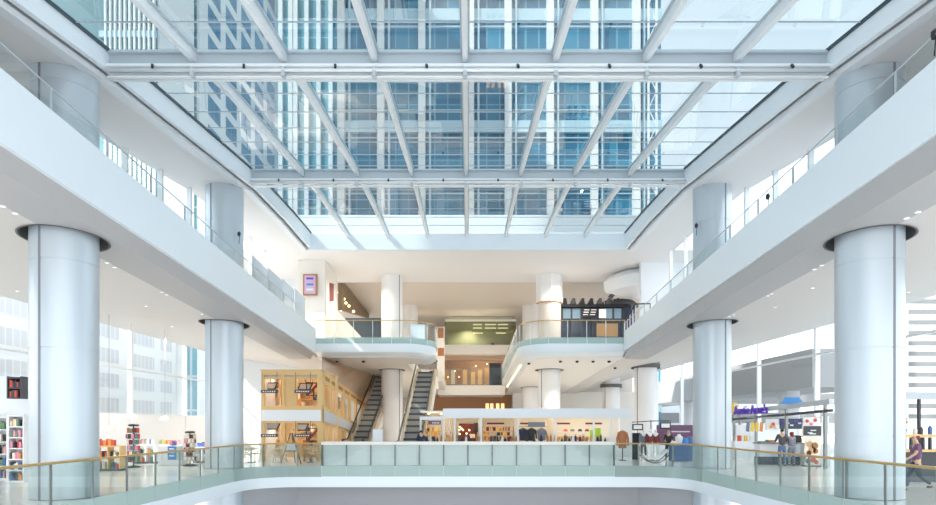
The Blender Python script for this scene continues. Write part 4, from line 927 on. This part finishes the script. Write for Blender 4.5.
MB().box(ax(760, PD), PD + .02, .38, ax(806, PD), PD + .6, 1.0).build('counter', 'white_paint', pk)
MB().box(ax(759, PD), PD - .05, 1.0, ax(807, PD), PD + .65, 1.06).build('worktop', 'stainless', pk)
MB().box(ax(734, 34), 33.9, 0, ax(760, 34), 34.5, 1.0).build('counter', 'white_paint', pk)
MB().box(ax(806, 29), 28.9, 0, ax(829, 29), 29.5, 1.0).build('counter', 'panel_grey', pk)
MB().box(ax(736, 34.6), 34.6, .9, ax(828, 31.6), 34.7, 1.9).build('rear_wall', 'white_paint', pk)
MD = 31.6
def menu(px0, px1, y0, y1, nm, m, lab=None):
    o = MB().box(ax(px0, MD), MD, az(y1, MD), ax(px1, MD), MD + .06, az(y0, MD)).build(nm, m, pk); return o
menu(780, 802.5, 418.5, 429, 'menu_board', 'dark_navy')
for k in range(5): menu(782 + 4 * k, 785 + 4 * k, 420.5 + (k % 3) * 2, 422 + (k % 3) * 2, 'menu_picture', ['purple_sign', 'poster_pink', 'cloth_white', 'purple_sign', 'poster_pink'][k]).location.y -= .04
menu(766, 778.5, 419, 430, 'poster', 'cloth_white'); menu(803.5, 819, 417.5, 429, 'poster', 'cloth_white'); menu(822, 829, 416, 434, 'poster', 'cloth_white')
for (x, y, m) in ((773, 424, 'book_red'), (771, 426.5, 'book_orange'), (775.5, 427, 'book_cream'), (807, 421, 'book_red'), (811, 424, 'book_pink'), (815, 420, 'book_red'), (825, 421, 'book_blue'), (825.5, 427, 'blue_sign')):
    o = MB().ball((ax(x, MD), MD - .03, az(y, MD)), .09, 8).build('poster_print', m, pk)
for k, (x, m) in enumerate(((748, 'cloth_grey'), (752.5, 'yellow'), (757, 'yellow'), (761.5, 'book_orange'))):
    MB().loft([[(ax(x - 1.8, MD), MD, az(431, MD)), (ax(x + 1.2, MD), MD, az(432, MD)), (ax(x + 2, MD), MD, az(423, MD)), (ax(x - 1, MD), MD, az(422, MD))], [(ax(x - 1.8, MD), MD + .04, az(431, MD)), (ax(x + 1.2, MD), MD + .04, az(432, MD)), (ax(x + 2, MD), MD + .04, az(423, MD)), (ax(x - 1, MD), MD + .04, az(422, MD))]]).build('pennant', m, pk)
for px0, px1 in ((747, 830),): MB().box(ax(px0, MD), MD + .02, az(417.6, MD), ax(px1, MD), MD + .06, az(416.8, MD)).build('hanging_rail', 'stainless', pk)
for k, (px, m, lab) in enumerate(((766, 'stainless', 'steel tray on the pretzel counter end'), (772.5, 'tan', 'brown food tray on the pretzel counter beside the person in jeans'), (799, 'black', 'black coffee machine on the pretzel counter beside the standee'), (803.5, 'yellow', 'yellow topped jar on the pretzel counter'))):
    x = ax(px, PD); q = MB(); hh = (.06, .12, .34, .2)[k]; w = (.2, .16, .17, .09)[k]
    q.box(x - w, PD + .1, 1.06, x + w, PD + .4, 1.06 + hh) if k < 3 else q.lathe([(.07, 1.06), (.09, 1.2), (.06, 1.28)], (x, PD + .25), 12)
    if k == 2: q.box(x - .1, PD + .04, 1.12, x + .1, PD + .1, 1.2)
    tag(q.build('counter_item', m), lab, 'counter item')
for k, (x0, x1, yy, zz) in enumerate(((ax(735, 34), ax(759, 34), 34.2, 1.0), (ax(807, 29), ax(828, 29), 29.2, 1.0))):
    fill(x0 + .1, x1 - .1, yy, zz, .34, 'small packet or jar on the pretzel kiosk ' + ('counter near the sign' if k == 0 else 'counter behind the standee'), 'packets on the pretzel kiosk ' + ('counter near the sign' if k == 0 else 'counter behind the standee'), 'packet', 'snack_packet', .08, .2, ['book_red', 'cloth_white', 'tan', 'black', 'yellow', 'book_blue', 'book_cream'], .05)
# standee
d = 28.6; x = ax(812, d); t = thing('ice_cream_standee', (x, d, 0), 'upright cut-out standee with ice cream picture beside the huge column', 'standee')
ol = [(-.36, .04), (.36, .04), (.30, .45), (.38, .62), (.42, 1.1), (.30, 1.25), (.46, 1.36), (.48, 1.9), (-.42, 1.9), (-.46, 1.36), (-.28, 1.25), (-.36, .7), (-.26, .45)]
MB().loft([[(x + a, d, z) for a, z in ol], [(x + a, d + .06, z) for a, z in ol]]).build('board', 'book_cream', t)
MB().box(x - .4, d - .02, 1.42, x + .42, d, 1.86).build('head_panel', 'charcoal', t)
for k, (a, z, r, m) in enumerate(((-.12, 1.02, .15, 'tan'), (.12, .95, .16, 'leather'), (.0, .75, .17, 'tan'), (.16, .7, .12, 'leather'), (-.15, .62, .11, 'cloth_maroon'), (.05, .3, .13, 'book_red'), (-.18, .25, .12, 'charcoal'), (.2, .2, .1, 'book_red'))):
    MB().loft([[(x + a + r * math.cos(2 * PI * i / 10), d - .02, z + r * math.sin(2 * PI * i / 10)) for i in range(10)], [(x + a + r * math.cos(2 * PI * i / 10), d, z + r * math.sin(2 * PI * i / 10)) for i in range(10)]]).build('print', m, t)
for (a, z, w) in ((-.1, 1.55, .22), (.05, 1.66, .26), (.02, 1.5, .3)): MB().box(x + a - w / 2, d - .03, z - .025, x + a + w / 2, d - .02, z + .025).build('lettering', 'cloth_white', t)
MB().box(x - .36, d - .15, 0, x + .36, d + .25, .04).build('foot', 'charcoal', t)
# small cafe at the picture edge
ck = thing('snack_bar', (15, 20.5, 0), 'snack bar with timber worktop and grey canopy beam beside the huge column', 'kiosk')
MB().box(ax(898, 21), 21, 0, 17.8, 21.5, 1.02).build('counter', 'charcoal', ck); MB().box(ax(897, 21), 20.9, 1.02, 17.9, 21.6, 1.5 - .4).build('worktop', 'timber_light', ck)
MB().box(ax(897, 21), 20.9, az(437.5, 21), 17.9, 21.6, az(434.5, 21)).build('shelf', 'timber_light', ck)
MB().box(ax(897, 22), 22, az(399, 22), 17.9, 22.3, az(392, 22)).build('canopy_beam', 'steel_grey', ck)
for px in (907, 922): MB().box(ax(px, 22) - .04, 22.1, 0, ax(px, 22) + .04, 22.2, az(395, 22)).build('post', 'charcoal', ck)
for px in (902, 912, 924, 931): MB().box(ax(px, 21) - .03, 21.0, 1.1, ax(px, 21) + .03, 21.1, az(437, 21)).build('shelf_post', 'charcoal', ck)
t = thing('candy_display', (ax(904, 21), 21.2, az(434.5, 21)), 'blue bowl heaped with yellow and cream sweets on the snack bar', 'display')
x = ax(904, 21); z = az(434.5, 21); MB().lathe([(.18, z), (.24, z + .16), (.22, z + .18)], (x, 21.25), 18).build('bowl', 'book_blue', t)
MB().cyl((x, 21.25), z + .18, z + .6, .015, 6).build('stem', 'stainless', t)
for k in range(22):
    a = k * 2.4; r = .05 + .012 * k; MB().ball((x + r * math.cos(a), 21.25 + .5 * r * math.sin(a), z + .42 + .022 * (k % 9) * 2), .055, 6).build('sweet', ['yellow', 'book_cream', 'tan', 'cloth_white'][k % 4], t)
for k, (px, m, h_, lab) in enumerate(((915, 'cloth_white', .22, 'white cup on the snack bar shelf'), (921, 'charcoal', .26, 'dark jar on the snack bar shelf'), (930, 'book_blue', .3, 'blue bottle on the snack bar shelf'))):
    x = ax(px, 21.2); q = MB(); q.lathe([(.06, z), (.07, z + h_ * .7), (.03, z + h_)], (x, 21.2), 12); tag(q.build('jar', m), lab, 'jar')

# ------------------------------------------------------------------ upper level, bookshop end: poster and escalator void
d = 40.4; t = thing('framed_poster', (ax(310, d), d - .1, az(295, d)), 'framed pink and violet poster on the white upper wall', 'poster')
MB().box(ax(303.5, d), d - .12, az(295.5, d), ax(317.5, d), d, az(274.5, d)).build('frame', 'timber_red', t); MB().box(ax(305, d), d - .15, az(294, d), ax(316, d), d - .12, az(276, d)).build('print', 'poster_pink', t)
for y0, y1, m in ((278, 280, 'purple_sign'), (284, 286, 'blue_sign'), (289, 291, 'cloth_white')): MB().box(ax(307, d), d - .16, az(y1, d), ax(314, d), d - .15, az(y0, d)).build('print_band', m, t)
q = MB(); q.loft([[(ax(329, 42) + .03, 41.9, az(y, 42)), (ax(329, 42) + .06, 41.9, az(y, 42)), (ax(333, 43.4) + .06, 43.4, az(y + (1 if y < 290 else -1), 43.4)), (ax(333, 43.4) + .03, 43.4, az(y + (1 if y < 290 else -1), 43.4))] for y in (302, 283)]); tag(q.build('dark_poster', 'cloth_maroon'), 'dark narrow poster on the side wall facing the upper void', 'poster')
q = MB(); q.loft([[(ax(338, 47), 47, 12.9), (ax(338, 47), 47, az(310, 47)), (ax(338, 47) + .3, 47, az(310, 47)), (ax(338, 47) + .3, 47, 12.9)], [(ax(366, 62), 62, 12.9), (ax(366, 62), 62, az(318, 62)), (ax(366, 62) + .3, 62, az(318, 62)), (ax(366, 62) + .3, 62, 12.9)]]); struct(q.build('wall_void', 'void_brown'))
q = MB(); q.loft([[(ax(336, 46), 46, az(309, 46)), (ax(336, 46), 46, 7), (ax(336, 46), 46.3, 7), (ax(336, 46), 46.3, az(309, 46))], [(ax(362, 46), 46, az(338, 46)), (ax(362, 46), 46, 7), (ax(362, 46), 46.3, 7), (ax(362, 46), 46.3, az(338, 46))]]); struct(q.build('wall_stair', 'warm_white'))
q = MB(); q.box(ax(345, 60), 60, 7, ax(384, 60), 60.4, az(318, 60)); tag(q.build('dark_screen', 'slate_glass'), 'dark blue screen wall behind the upper balcony glass', 'screen')
for k, (x, y) in enumerate(((339, 292.5), (344, 299), (346, 303), (349, 306), (341, 310), (353.5, 311.5))):
    q = MB(); q.ball((ax(x, 48), 48, az(y, 48)), .11, 8); tag(q.build('pendant_lamp', 'warm_glow'), 'small golden lamp in the dim void beside the poster wall', 'lamp', 'golden lamps in the upper void')
# brown kiosk box at the end of the central gap
d = 57; t = thing('brown_cabinet', (ax(441, d), d, az(355, d)), 'narrow brown and white cabinet standing beside the olive lounge', 'cabinet')
MB().box(ax(437, d), d, 6.22, ax(444.5, d), d + .6, az(327, d)).build('body', 'warm_white', t); MB().box(ax(438, d), d - .05, az(338, d), ax(443.5, d), d, az(328, d)).build('door', 'timber_red', t); MB().box(ax(438, d), d - .05, az(356, d), ax(444, d), d, az(348, d)).build('door', 'leather', t)

# ------------------------------------------------------------------ upper level, restaurant end
d = 46.0
rs = thing('dark_restaurant', (ax(594, d), d, 6.8), 'dark blue restaurant front with spiky black awning on the upper balcony', 'restaurant')
MB().box(ax(561, d), d + .3, 6.75, ax(632, d), d + .4, az(304, d)).build('wall', 'dark_navy', rs)
for k, px in enumerate((562, 572, 582, 593, 603.5, 614, 624)): MB().box(ax(px, d) - .06, d + .15, 6.75, ax(px, d) + .06, d + .3, az(306, d)).build('mullion', 'charcoal', rs)
for a, b in ((563.5, 571), (573, 581), (606, 613), (615, 622)): MB().box(ax(a, d), d + .2, az(318, d), ax(b, d), d + .25, az(308, d)).build('window', 'blue_window', rs)
MB().box(ax(560, d), d - .1, az(307, d), ax(626, d), d + .3, az(304.5, d)).build('awning_rail', 'black', rs)
for k in range(7):
    px = 564 + 8.8 * k; x = ax(px, d); z = az(304.5, d)
    MB().loft([[(x - .25, d - .05, z), (x + .25, d - .05, z), (x + .25, d + .2, z), (x - .25, d + .2, z)], [(x - .02, d - .3, z + .42), (x + .12, d - .3, z + .42), (x + .12, d - .1, z + .45), (x - .02, d - .1, z + .45)]]).build('awning_blade', 'black', rs)
    MB().bar((x - .28, d, z), (x - .3, d, z + .5), .05).build('awning_stay', 'panel_grey', rs)
MB().lathe([(1.5, az(304.5, d)), (1.45, az(302, d)), (1.15, az(298.5, d)), (.6, az(296.8, d)), (.1, az(296.4, d))], (ax(622, d), d + 1.2), 24).build('dome', 'charcoal', rs)
t = thing('hanging_menu_sign', (ax(589, 45.5), 45.5, az(317, 45.5)), 'black menu board with pale bars hung in front of the restaurant', 'menu')
MB().box(ax(581, 45.5), 45.5, az(317, 45.5), ax(597, 45.5), 45.6, az(308.5, 45.5)).build('board', 'black', t)
for i in range(3):
    for j in range(2): MB().box(ax(583 + 7 * j + i * .6, 45.5), 45.48, az(315 - 2.4 * i, 45.5), ax(588 + 7 * j + i * .6, 45.5), 45.5, az(314.2 - 2.4 * i, 45.5)).build('bar', 'cloth_white', t)
board(599, 606, 309, 318, 45.6, 'white_figure_sign', 'pale tilted sign beside the black menu board', 'cloth_white', 'sign')
for a, b, lab in ((597, 605.5, 'tan timber panel behind the balcony glass below the tilted sign'), (606.5, 618, 'wide tan timber panel behind the balcony glass beside the dark railing')): board(a, b, 323.5, 336.5, 43, 'tan_panel', lab, 'tan', 'panel', .1)
for k, (px, m) in enumerate(((566, 'leaf'), (572, 'denim'), (579, 'leaf'), (586, 'cloth_navy'), (592, 'leaf'))):
    x = ax(px, 42.5); z = ceil2(42.5) - .0
    t = thing('potted_plant', (x, 42.5, z), f'leafy potted plant behind the restaurant balcony glass, {ORD[k]} from the faceted column', 'plant', 'potted plants behind the restaurant glass')
    MB().lathe([(.14, z - .1), (.18, z + .25)], (x, 42.5), 12).build('pot', 'charcoal', t)
    lv = MB()
    for j in range(26):
        a = random.uniform(0, 2 * PI); e = random.uniform(.2, 1.3); l = random.uniform(.25, .5); v = Vector((math.cos(a) * math.cos(e), math.sin(a) * math.cos(e), math.sin(e))); c = Vector((x, 42.5, z + .25)); w = Vector((-math.sin(a), math.cos(a), 0)) * .05
        lv.add([c, c + v * l * .6 + w, c + v * l, c + v * l * .6 - w], [(0, 1, 2, 3)])
    lv.build('foliage', 'leaf', t)
# curved white bulkhead
q = MB()
cx_, cy_ = ax(648, 44), 44.5; pr = []
for k in range(13):
    a = PI / 2 + (PI / 2) * k / 12; pr.append((a, 3.2))
secs = []
for zz, rr in ((az(292, 44), 3.0), (az(289, 44), 3.15), (az(281, 44), 3.2), (az(276.5, 44), 2.9), (12.9, 1.6)):
    secs.append([(cx_ + .2, cy_ + 2, zz)] + [(cx_ + rr * math.cos(PI + (PI / 2) * k / 12) * .95, cy_ + rr * math.sin(PI + (PI / 2) * k / 12), zz) for k in range(13)])
q.loft(secs, True); tag(q.build('curved_bulkhead', 'white_paint'), 'curved white bulkhead under the ceiling beside the dark restaurant', 'bulkhead')
q = MB(); q.bar((ax(610, 45), 45, az(298, 45)), (ax(618, 45), 44.6, az(286, 45)), .55, .12); tag(q.build('hanging_speaker', 'charcoal'), 'dark tilted box hung beside the curved white bulkhead', 'speaker')
t = thing('stair_railing', (ax(635, 39.5), 39.5, 7.2), 'dark railing climbing at the gallery end beside the restaurant', 'railing')
R0 = Vector((ax(624.5, 39.6), 39.6, az(323, 39.6))); R1 = Vector((ax(639, 38.6), 39.4, az(304, 39.4))); R2 = Vector((ax(652, 39), 39.4, az(303.6, 39.4)))
MB().tube([R0, R1, R2], .05, 8).build('handrail', 'black', t)
for k in range(5):
    p = R0.lerp(R1, k / 4); MB().cyl((p.x, p.y), p.z - 1.3, p.z, .03, 6).build('post', 'steel_white', t)
    if k < 4: pp = R0.lerp(R1, (k + 1) / 4); MB().loft([[p + Vector((.03, .03, -1.2)), pp + Vector((-.03, .03, -1.2)), pp + Vector((-.03, .03, -.08)), p + Vector((.03, .03, -.08))], [p + Vector((.03, .05, -1.2)), pp + Vector((-.03, .05, -1.2)), pp + Vector((-.03, .05, -.08)), p + Vector((.03, .05, -.08))]]).build('infill', 'plum', t)
MB().cyl((R2.x, R2.y), R2.z - 1.3, R2.z, .03, 6).build('post', 'black', t)
# spotlights / cameras on the galleries
def spot(p, lab, s=1):
    t = thing('clamp_spotlight', p, lab, 'spotlight'); p = Vector(p)
    MB().lathe([(.05, p.z), (.065, p.z + .06), (.06, p.z + .15), (.03, p.z + .18)], (p.x, p.y), 12).build('housing', 'black', t); MB().tube([p + Vector((0, 0, -.35)), p + Vector((.03 * s, 0, 0)), p + Vector((.08 * s, 0, .12)), p + Vector((0, 0, .21))], .013, 6).build('bracket', 'black', t)
spot((9.59, 12.75, ZUP[1](12.75) + .5), 'black clamp spotlight on the gallery railing above the person in leggings')
d = 19.9; spot((9.62, d, ZUP[1](d) + .3), 'black spotlight on the gallery railing between the upper columns')
spot((10.05, 27.3, 10.6), 'black camera fixed to the upper column above the pretzel side')
spot((-10.05, 27.2, 10.2), 'black camera fixed to the upper column above the bookshop side')
# ------------------------------------------------------------------ recessed downlights
def hit(px, py, s, f):
    """where the sight line meets the sloping soffit f(x, d)"""
    lo, hi = 6.0, 60.0; g = lambda d: az(py, d) - f(abs(ax(px, d)), d)
    for _ in range(60):
        m_ = (lo + hi) / 2
        if g(m_) > 0: hi = m_
        else: lo = m_
    return Vector((ax(px, lo), lo, az(py, lo)))
dl = MB(); dl.lathe([(.075, 0), (.075, -.02), (.05, -.02), (.05, .0)], (0, 0), 12, False); dring = dl.mesh('downlight_trim', 'steel_white', (0, 0, 0))
dl = MB(); dl.lathe([(.05, -.012), (.048, -.006)], (0, 0), 12); dlens = dl.mesh('downlight_lens', 'lamp_glow', (0, 0, 0))
dl = MB(); dl.lathe([(.10, 0), (.10, -.09), (.05, -.11)], (0, 0), 12); dblk = dl.mesh('ceiling_speaker', 'black', (0, 0, 0))
for s, pts in ((-1, ((2.7, 206), (15, 213), (107, 262.5), (114.4, 267), (161.5, 292), (166.6, 294.5), (146, 306), (202, 314), (172, 326.5), (17, 291))), (1, ((906.7, 217.8), (917.8, 211.7), (814.5, 269), (822, 265), (768, 295.5), (772, 293.5), (729.4, 316.4), (734, 314.7), (751, 329), (812.5, 288), (775.5, 307), (908.4, 292)))):
    lab = 'small recessed downlight in the balcony soffit on the ' + ('bookshop' if s < 0 else 'pretzel counter') + ' side'; grp = 'soffit downlights on the ' + ('bookshop' if s < 0 else 'pretzel counter') + ' side'
    for px, py in pts:
        p = hit(px, py, s, lambda x, d: soff(x, d, s)); p.z -= .0
        o = thing('downlight', p, lab, 'downlight', grp)
        for nm, me in (('trim', dring), ('lens', dlens)):
            c = bpy.data.objects.new(nm, me); COL.objects.link(c); c.parent = o
for px, py, s in ((337, 361, -1), (363.5, 361, -1), (431, 371, -1), (560.5, 361, 1), (577, 361, 1), (593, 361, 1), (609, 361, 1), (529, 363, 1), (615, 367.5, 1), (604, 390.5, 1), (648, 396, 1), (493, 343, 1)):
    f = lambda x, d: zb(d) - .02
    p = hit(px, py, s, f); inst('ceiling_speaker', dblk, p, 0, 'black round fitting in the soffit of the balcony over the ' + ('timber shop' if s < 0 else 'kiosk'), 'ceiling fitting', 'black soffit fittings over the ' + ('timber shop' if s < 0 else 'kiosk'))
q = MB(); q.loft([[(3.55, y, zb(y) - .04), (3.65, y, zb(y) - .04), (3.65, y, zb(y) + .02), (3.55, y, zb(y) + .02)] for y in (42.5, 57)]); tag(q.build('cove_strip', 'warm_glow'), 'warm glowing light strip along the inner soffit edge beside the central gap', 'strip light')

# ------------------------------------------------------------------ the city outside
def tbox(t, nm, x0, d0, z0, x1, d1, z1_, m): return MB().box(x0, d0, z0, x1, d1, z1_).build(nm, m, t)
T = 90.0
tw = thing('glass_tower', (4, T, -.25), 'tall blue glass tower with white pilasters seen through the middle of the skylight', 'tower')
X0, X1 = ax(338, T), ax(662, T)
tbox(tw, 'glazing', X0, T + .5, -.25, X1, T + 30, 92, 'tower_glass')
for px in (341.5, 381, 422, 470.5, 508, 550, 594, 636): tbox(tw, 'pilaster', ax(px, T) - .5, T - .6, -.25, ax(px, T) + .5, T + .5, 93, 'facade_white'); tbox(tw, 'fin', ax(px + 8, T) - .14, T - .2, -.25, ax(px + 8, T) + .14, T + .5, 93, 'tower_band')
for k in range(-5, 4): z = 45.1 + 8.12 * k; tbox(tw, 'spandrel', X0, T, z - .85, X1, T + .5, z + .85, 'tower_band')
for k in range(-10, 8): z = 47.6 + 4.06 * k; tbox(tw, 'transom', X0, T + .25, z - .08, X1, T + .5, z + .08, 'tower_band')
T2 = 118.0
t = thing('teal_tower', (-28, T2, -.25), 'slim teal glass tower with white edge lines in the gap beside the blue tower', 'tower')
tbox(t, 'glazing', ax(270, T2), T2, -.25, ax(345, T2), T2 + 25, 110, 'teal_glass')
for px in (281, 291, 296, 307, 319, 331): tbox(t, 'fin', ax(px, T2) - .4, T2 - .5, -.25, ax(px, T2) + .4, T2, 110, 'facade_white')
wb = thing('white_grid_block', (-33, 66, -.25), 'white office block with deep square windows receding beside the louvred tower', 'building')
BX = -28.6
tbox(wb, 'body', -38, 66, -.25, BX, 93, 85, 'facade_white')
for r in range(6, 24):
    for c in range(5): d_ = 68.2 + 5 * c; z = 3 + 3.3 * r; tbox(wb, 'window', BX - .1, d_, z, BX + .03, d_ + 3.4, z + 2.2, 'blue_window')
tbox(wb, 'glass_strip', ax(186, 66), 65.9, -.25, ax(197, 66), 66, 85, 'teal_glass')
lb = thing('louvred_tower', (-45, 58, 15), 'teal tower with thin white vertical louvres at the skylight edge', 'tower')
tbox(lb, 'body', -64, 58, 15.1, ax(157, 58), 65.4, 80, 'louvre_teal'); tbox(lb, 'flank', ax(157, 58), 58.1, 15.1, ax(157, 58) + .2, 65.4, 80, 'facade_white')
for k in range(11): x = ax(157, 58) - .45 * k - .2; tbox(lb, 'louvre', x - .08, 57.7, 18, x + .08, 58, 80, 'facade_white')
for k in range(4): tbox(lb, 'floor_band', ax(100, 58), 57.8, 38 + 7 * k, ax(157, 58), 58, 38.6 + 7 * k, 'tower_band')
t = thing('lattice_mast', (ax(652, 86), 86, -.25), 'white lattice mast climbing the edge of the blue glass tower', 'mast')
for px in (648.5, 656.5): tbox(t, 'leg', ax(px, 86) - .14, 85.9, -.25, ax(px, 86) + .14, 86.1, 85, 'facade_white')
for k in range(22): z = 24 + 2.4 * k; a, b = (648.5, 656.5) if k % 2 else (656.5, 648.5); MB().bar((ax(a, 86), 86, z), (ax(b, 86), 86, z + 2.4), .12).build('brace', 'facade_white', t)
q = MB(); q.box(-15, 43.5, 13.4, 13, 44.3, 16.6); tag(q.build('roof_parapet', 'facade_white'), 'pale rooftop parapet wall beyond the far end of the skylight', 'parapet')
ob = thing('office_block', (-50, 45, -.25), 'overexposed pale office block with grey window bands outside the bookshop glass', 'building')
tbox(ob, 'body', -66, 22, -.25, -31, 65.8, 15, 'facade_white')
for k in range(0, 6):
    for a, b in ((23, 39.5), (40.2, 49.8), (51, 55), (56.3, 61.2), (62.5, 64.8)): tbox(ob, 'window_band', -31.1, a, 2.9 + 2.136 * k, -30.97, b, 4.15 + 2.136 * k, 'window_band')
lbk = thing('louvre_block', (110, 140, -.25), 'pale block with grey horizontal bands outside the glass behind the snack bar', 'building')
tbox(lbk, 'body', 84, 140, -.25, 150, 160, 60, 'facade_white')
for k in range(16): tbox(lbk, 'band', 84, 139.8, 3 + 2.36 * k, 150, 140, 4 + 2.36 * k, 'stripe_grey')
ov = thing('overpass', (27, 50, -.25), 'grey concrete overpass outside the glass above the pretzel kiosk', 'overpass')
MB().loft([[(25, d_, 4.6), (31, d_, 4.6), (31, d_, 7.4), (25, d_, 7.4)] for d_ in (45, 120)]).build('deck', 'concrete', ov)
for d_ in (51, 75, 100): MB().cyl((26.4, d_), -.25, 4.6, .8, 20).build('pier', 'panel_grey', ov)
tg = thing('grey_podium', (40, 130, -.25), 'grey low podium building far behind the overpass', 'building')
tbox(tg, 'body', 33, 110, -.25, 75, 140, 9, 'panel_grey')
for k in range(2): tbox(tg, 'window_band', 33, 109.9, 2 + 3.4 * k, 75, 110, 3.8 + 3.4 * k, 'stripe_grey')
# unseen tower added to shade most of the skylight from the sun
sh = Vector((.62, .42)).normalized(); pp = Vector((sh.y, -sh.x)); c0_ = Vector((-4.5, 36.8)) - sh * 75
pl_ = [c0_, c0_ + pp * 60, c0_ + pp * 60 - sh * 25, c0_ - sh * 25]
q = MB(); q.prism([tuple(p) for p in pl_], -.25, 190); tag(q.build('sun_blocker_tower', 'facade_white'), 'unseen tower added behind the viewpoint to keep sun off the skylight', 'tower')
# ------------------------------------------------------------------ light and camera
W = bpy.data.worlds.new('sky'); SC.world = W; W.use_nodes = True; nt = W.node_tree
bg = nt.nodes['Background']; tc = nt.nodes.new('ShaderNodeTexCoord'); sx = nt.nodes.new('ShaderNodeSeparateXYZ'); rp = nt.nodes.new('ShaderNodeValToRGB')
nt.links.new(tc.outputs['Generated'], sx.inputs[0]); nt.links.new(sx.outputs['Z'], rp.inputs['Fac']); nt.links.new(rp.outputs['Color'], bg.inputs['Color'])
e = rp.color_ramp.elements; e[0].position = 0; e[0].color = (.95, .97, 1, 1); e[1].position = .9; e[1].color = (.74, .88, 1, 1)
bg.inputs['Strength'].default_value = 2.6
def lamp(name, kind, loc, energy, col=(1, .93, .84), **k):
    l = bpy.data.lights.new(name, kind); l.energy = energy; l.color = col
    for a, b in k.items(): setattr(l, a, b)
    o = bpy.data.objects.new(name, l); COL.objects.link(o); o.location = loc; return o
sun = lamp('sun', 'SUN', (0, 0, 60), 8.5, (1, .96, .9), angle=.009)
sun.rotation_euler = Vector((.62, .42, -.62)).to_track_quat('-Z', 'Y').to_euler()
def pts(name, locs, e, col=(1, .9, .78), r=.07, dn=False):
    for l in locs: lamp(name, 'SPOT' if dn else 'POINT', l, e * (1.1 if dn else .6), col, shadow_soft_size=r, **(dict(spot_size=2.7, spot_blend=.8) if dn else {}))
pts('upper_ceiling_lamp', [(x, d, 12.2) for x in (-7.5, 0, 7) for d in (43, 53)] + [(0, 62.5, 11.8)], 620, dn=True)
pts('lower_ceiling_lamp', [(x, d, 5.2) for x, d in ((-13, 41), (-1, 50), (6.8, 42), (6.8, 52), (12, 50), (1, 62))], 420, dn=True)
pts('bookshop_lamp', [(-15, d, 6.3) for d in (15, 23, 31)], 650, dn=True)
pts('food_side_lamp', [(15, d, 6.3) for d in (15, 23, 31)], 380, dn=True)
pts('kiosk_lamp', [(ax(px, 36) , 37.0, 2.45) for px in (432, 448, 466, 490, 520, 536, 566, 590, 606)], 42, (1, .8, .5), .05)
pts('timber_shop_lamp', [(x, 34.6, z) for x in (-10.2, -8.6) for z in (2.0, 4.5)] + [sp(u, 3.0, zts * .5, -.9) for u in (.2, .5, .8)], 50, (1, .88, .72), .05)
pts('escalator_hall_lamp', [(-5.0, 40.5, 5.4), (-4.9, 47.5, 5.2), (-3.0, 50, 5.2)], 200, dn=True)
pts('shop_lamp', [(0.5, 63, 8.3), (2, 63.5, 8.3)], 120, (1, .75, .45), .06)
pts('restaurant_lamp', [(ax(580, 45), 44.6, 9.5), (ax(612, 45), 44.6, 9.5)], 60, (1, .9, .8), .06)
cam = bpy.data.cameras.new('camera'); co = bpy.data.objects.new('camera', cam); COL.objects.link(co)
co.location = (0, 0, EYE); co.rotation_euler = (PI / 2, 0, 0)
cam.sensor_width = 36; cam.lens = FPX / 936 * 36; cam.shift_y = (HY - 252.5) / 936; cam.clip_end = 2000
SC.camera = co
SC.view_settings.view_transform = 'Standard'; SC.view_settings.look = 'None'; SC.view_settings.gamma = 1; SC.view_settings.use_curve_mapping = False
SC.view_settings.exposure = 0.12
SC.cycles.transparent_max_bounces = 24; SC.cycles.max_bounces = 10; SC.cycles.diffuse_bounces = 6; SC.cycles.glossy_bounces = 4
SC.cycles.use_denoising = True; SC.cycles.caustics_reflective = False; SC.cycles.sample_clamp_indirect = 8
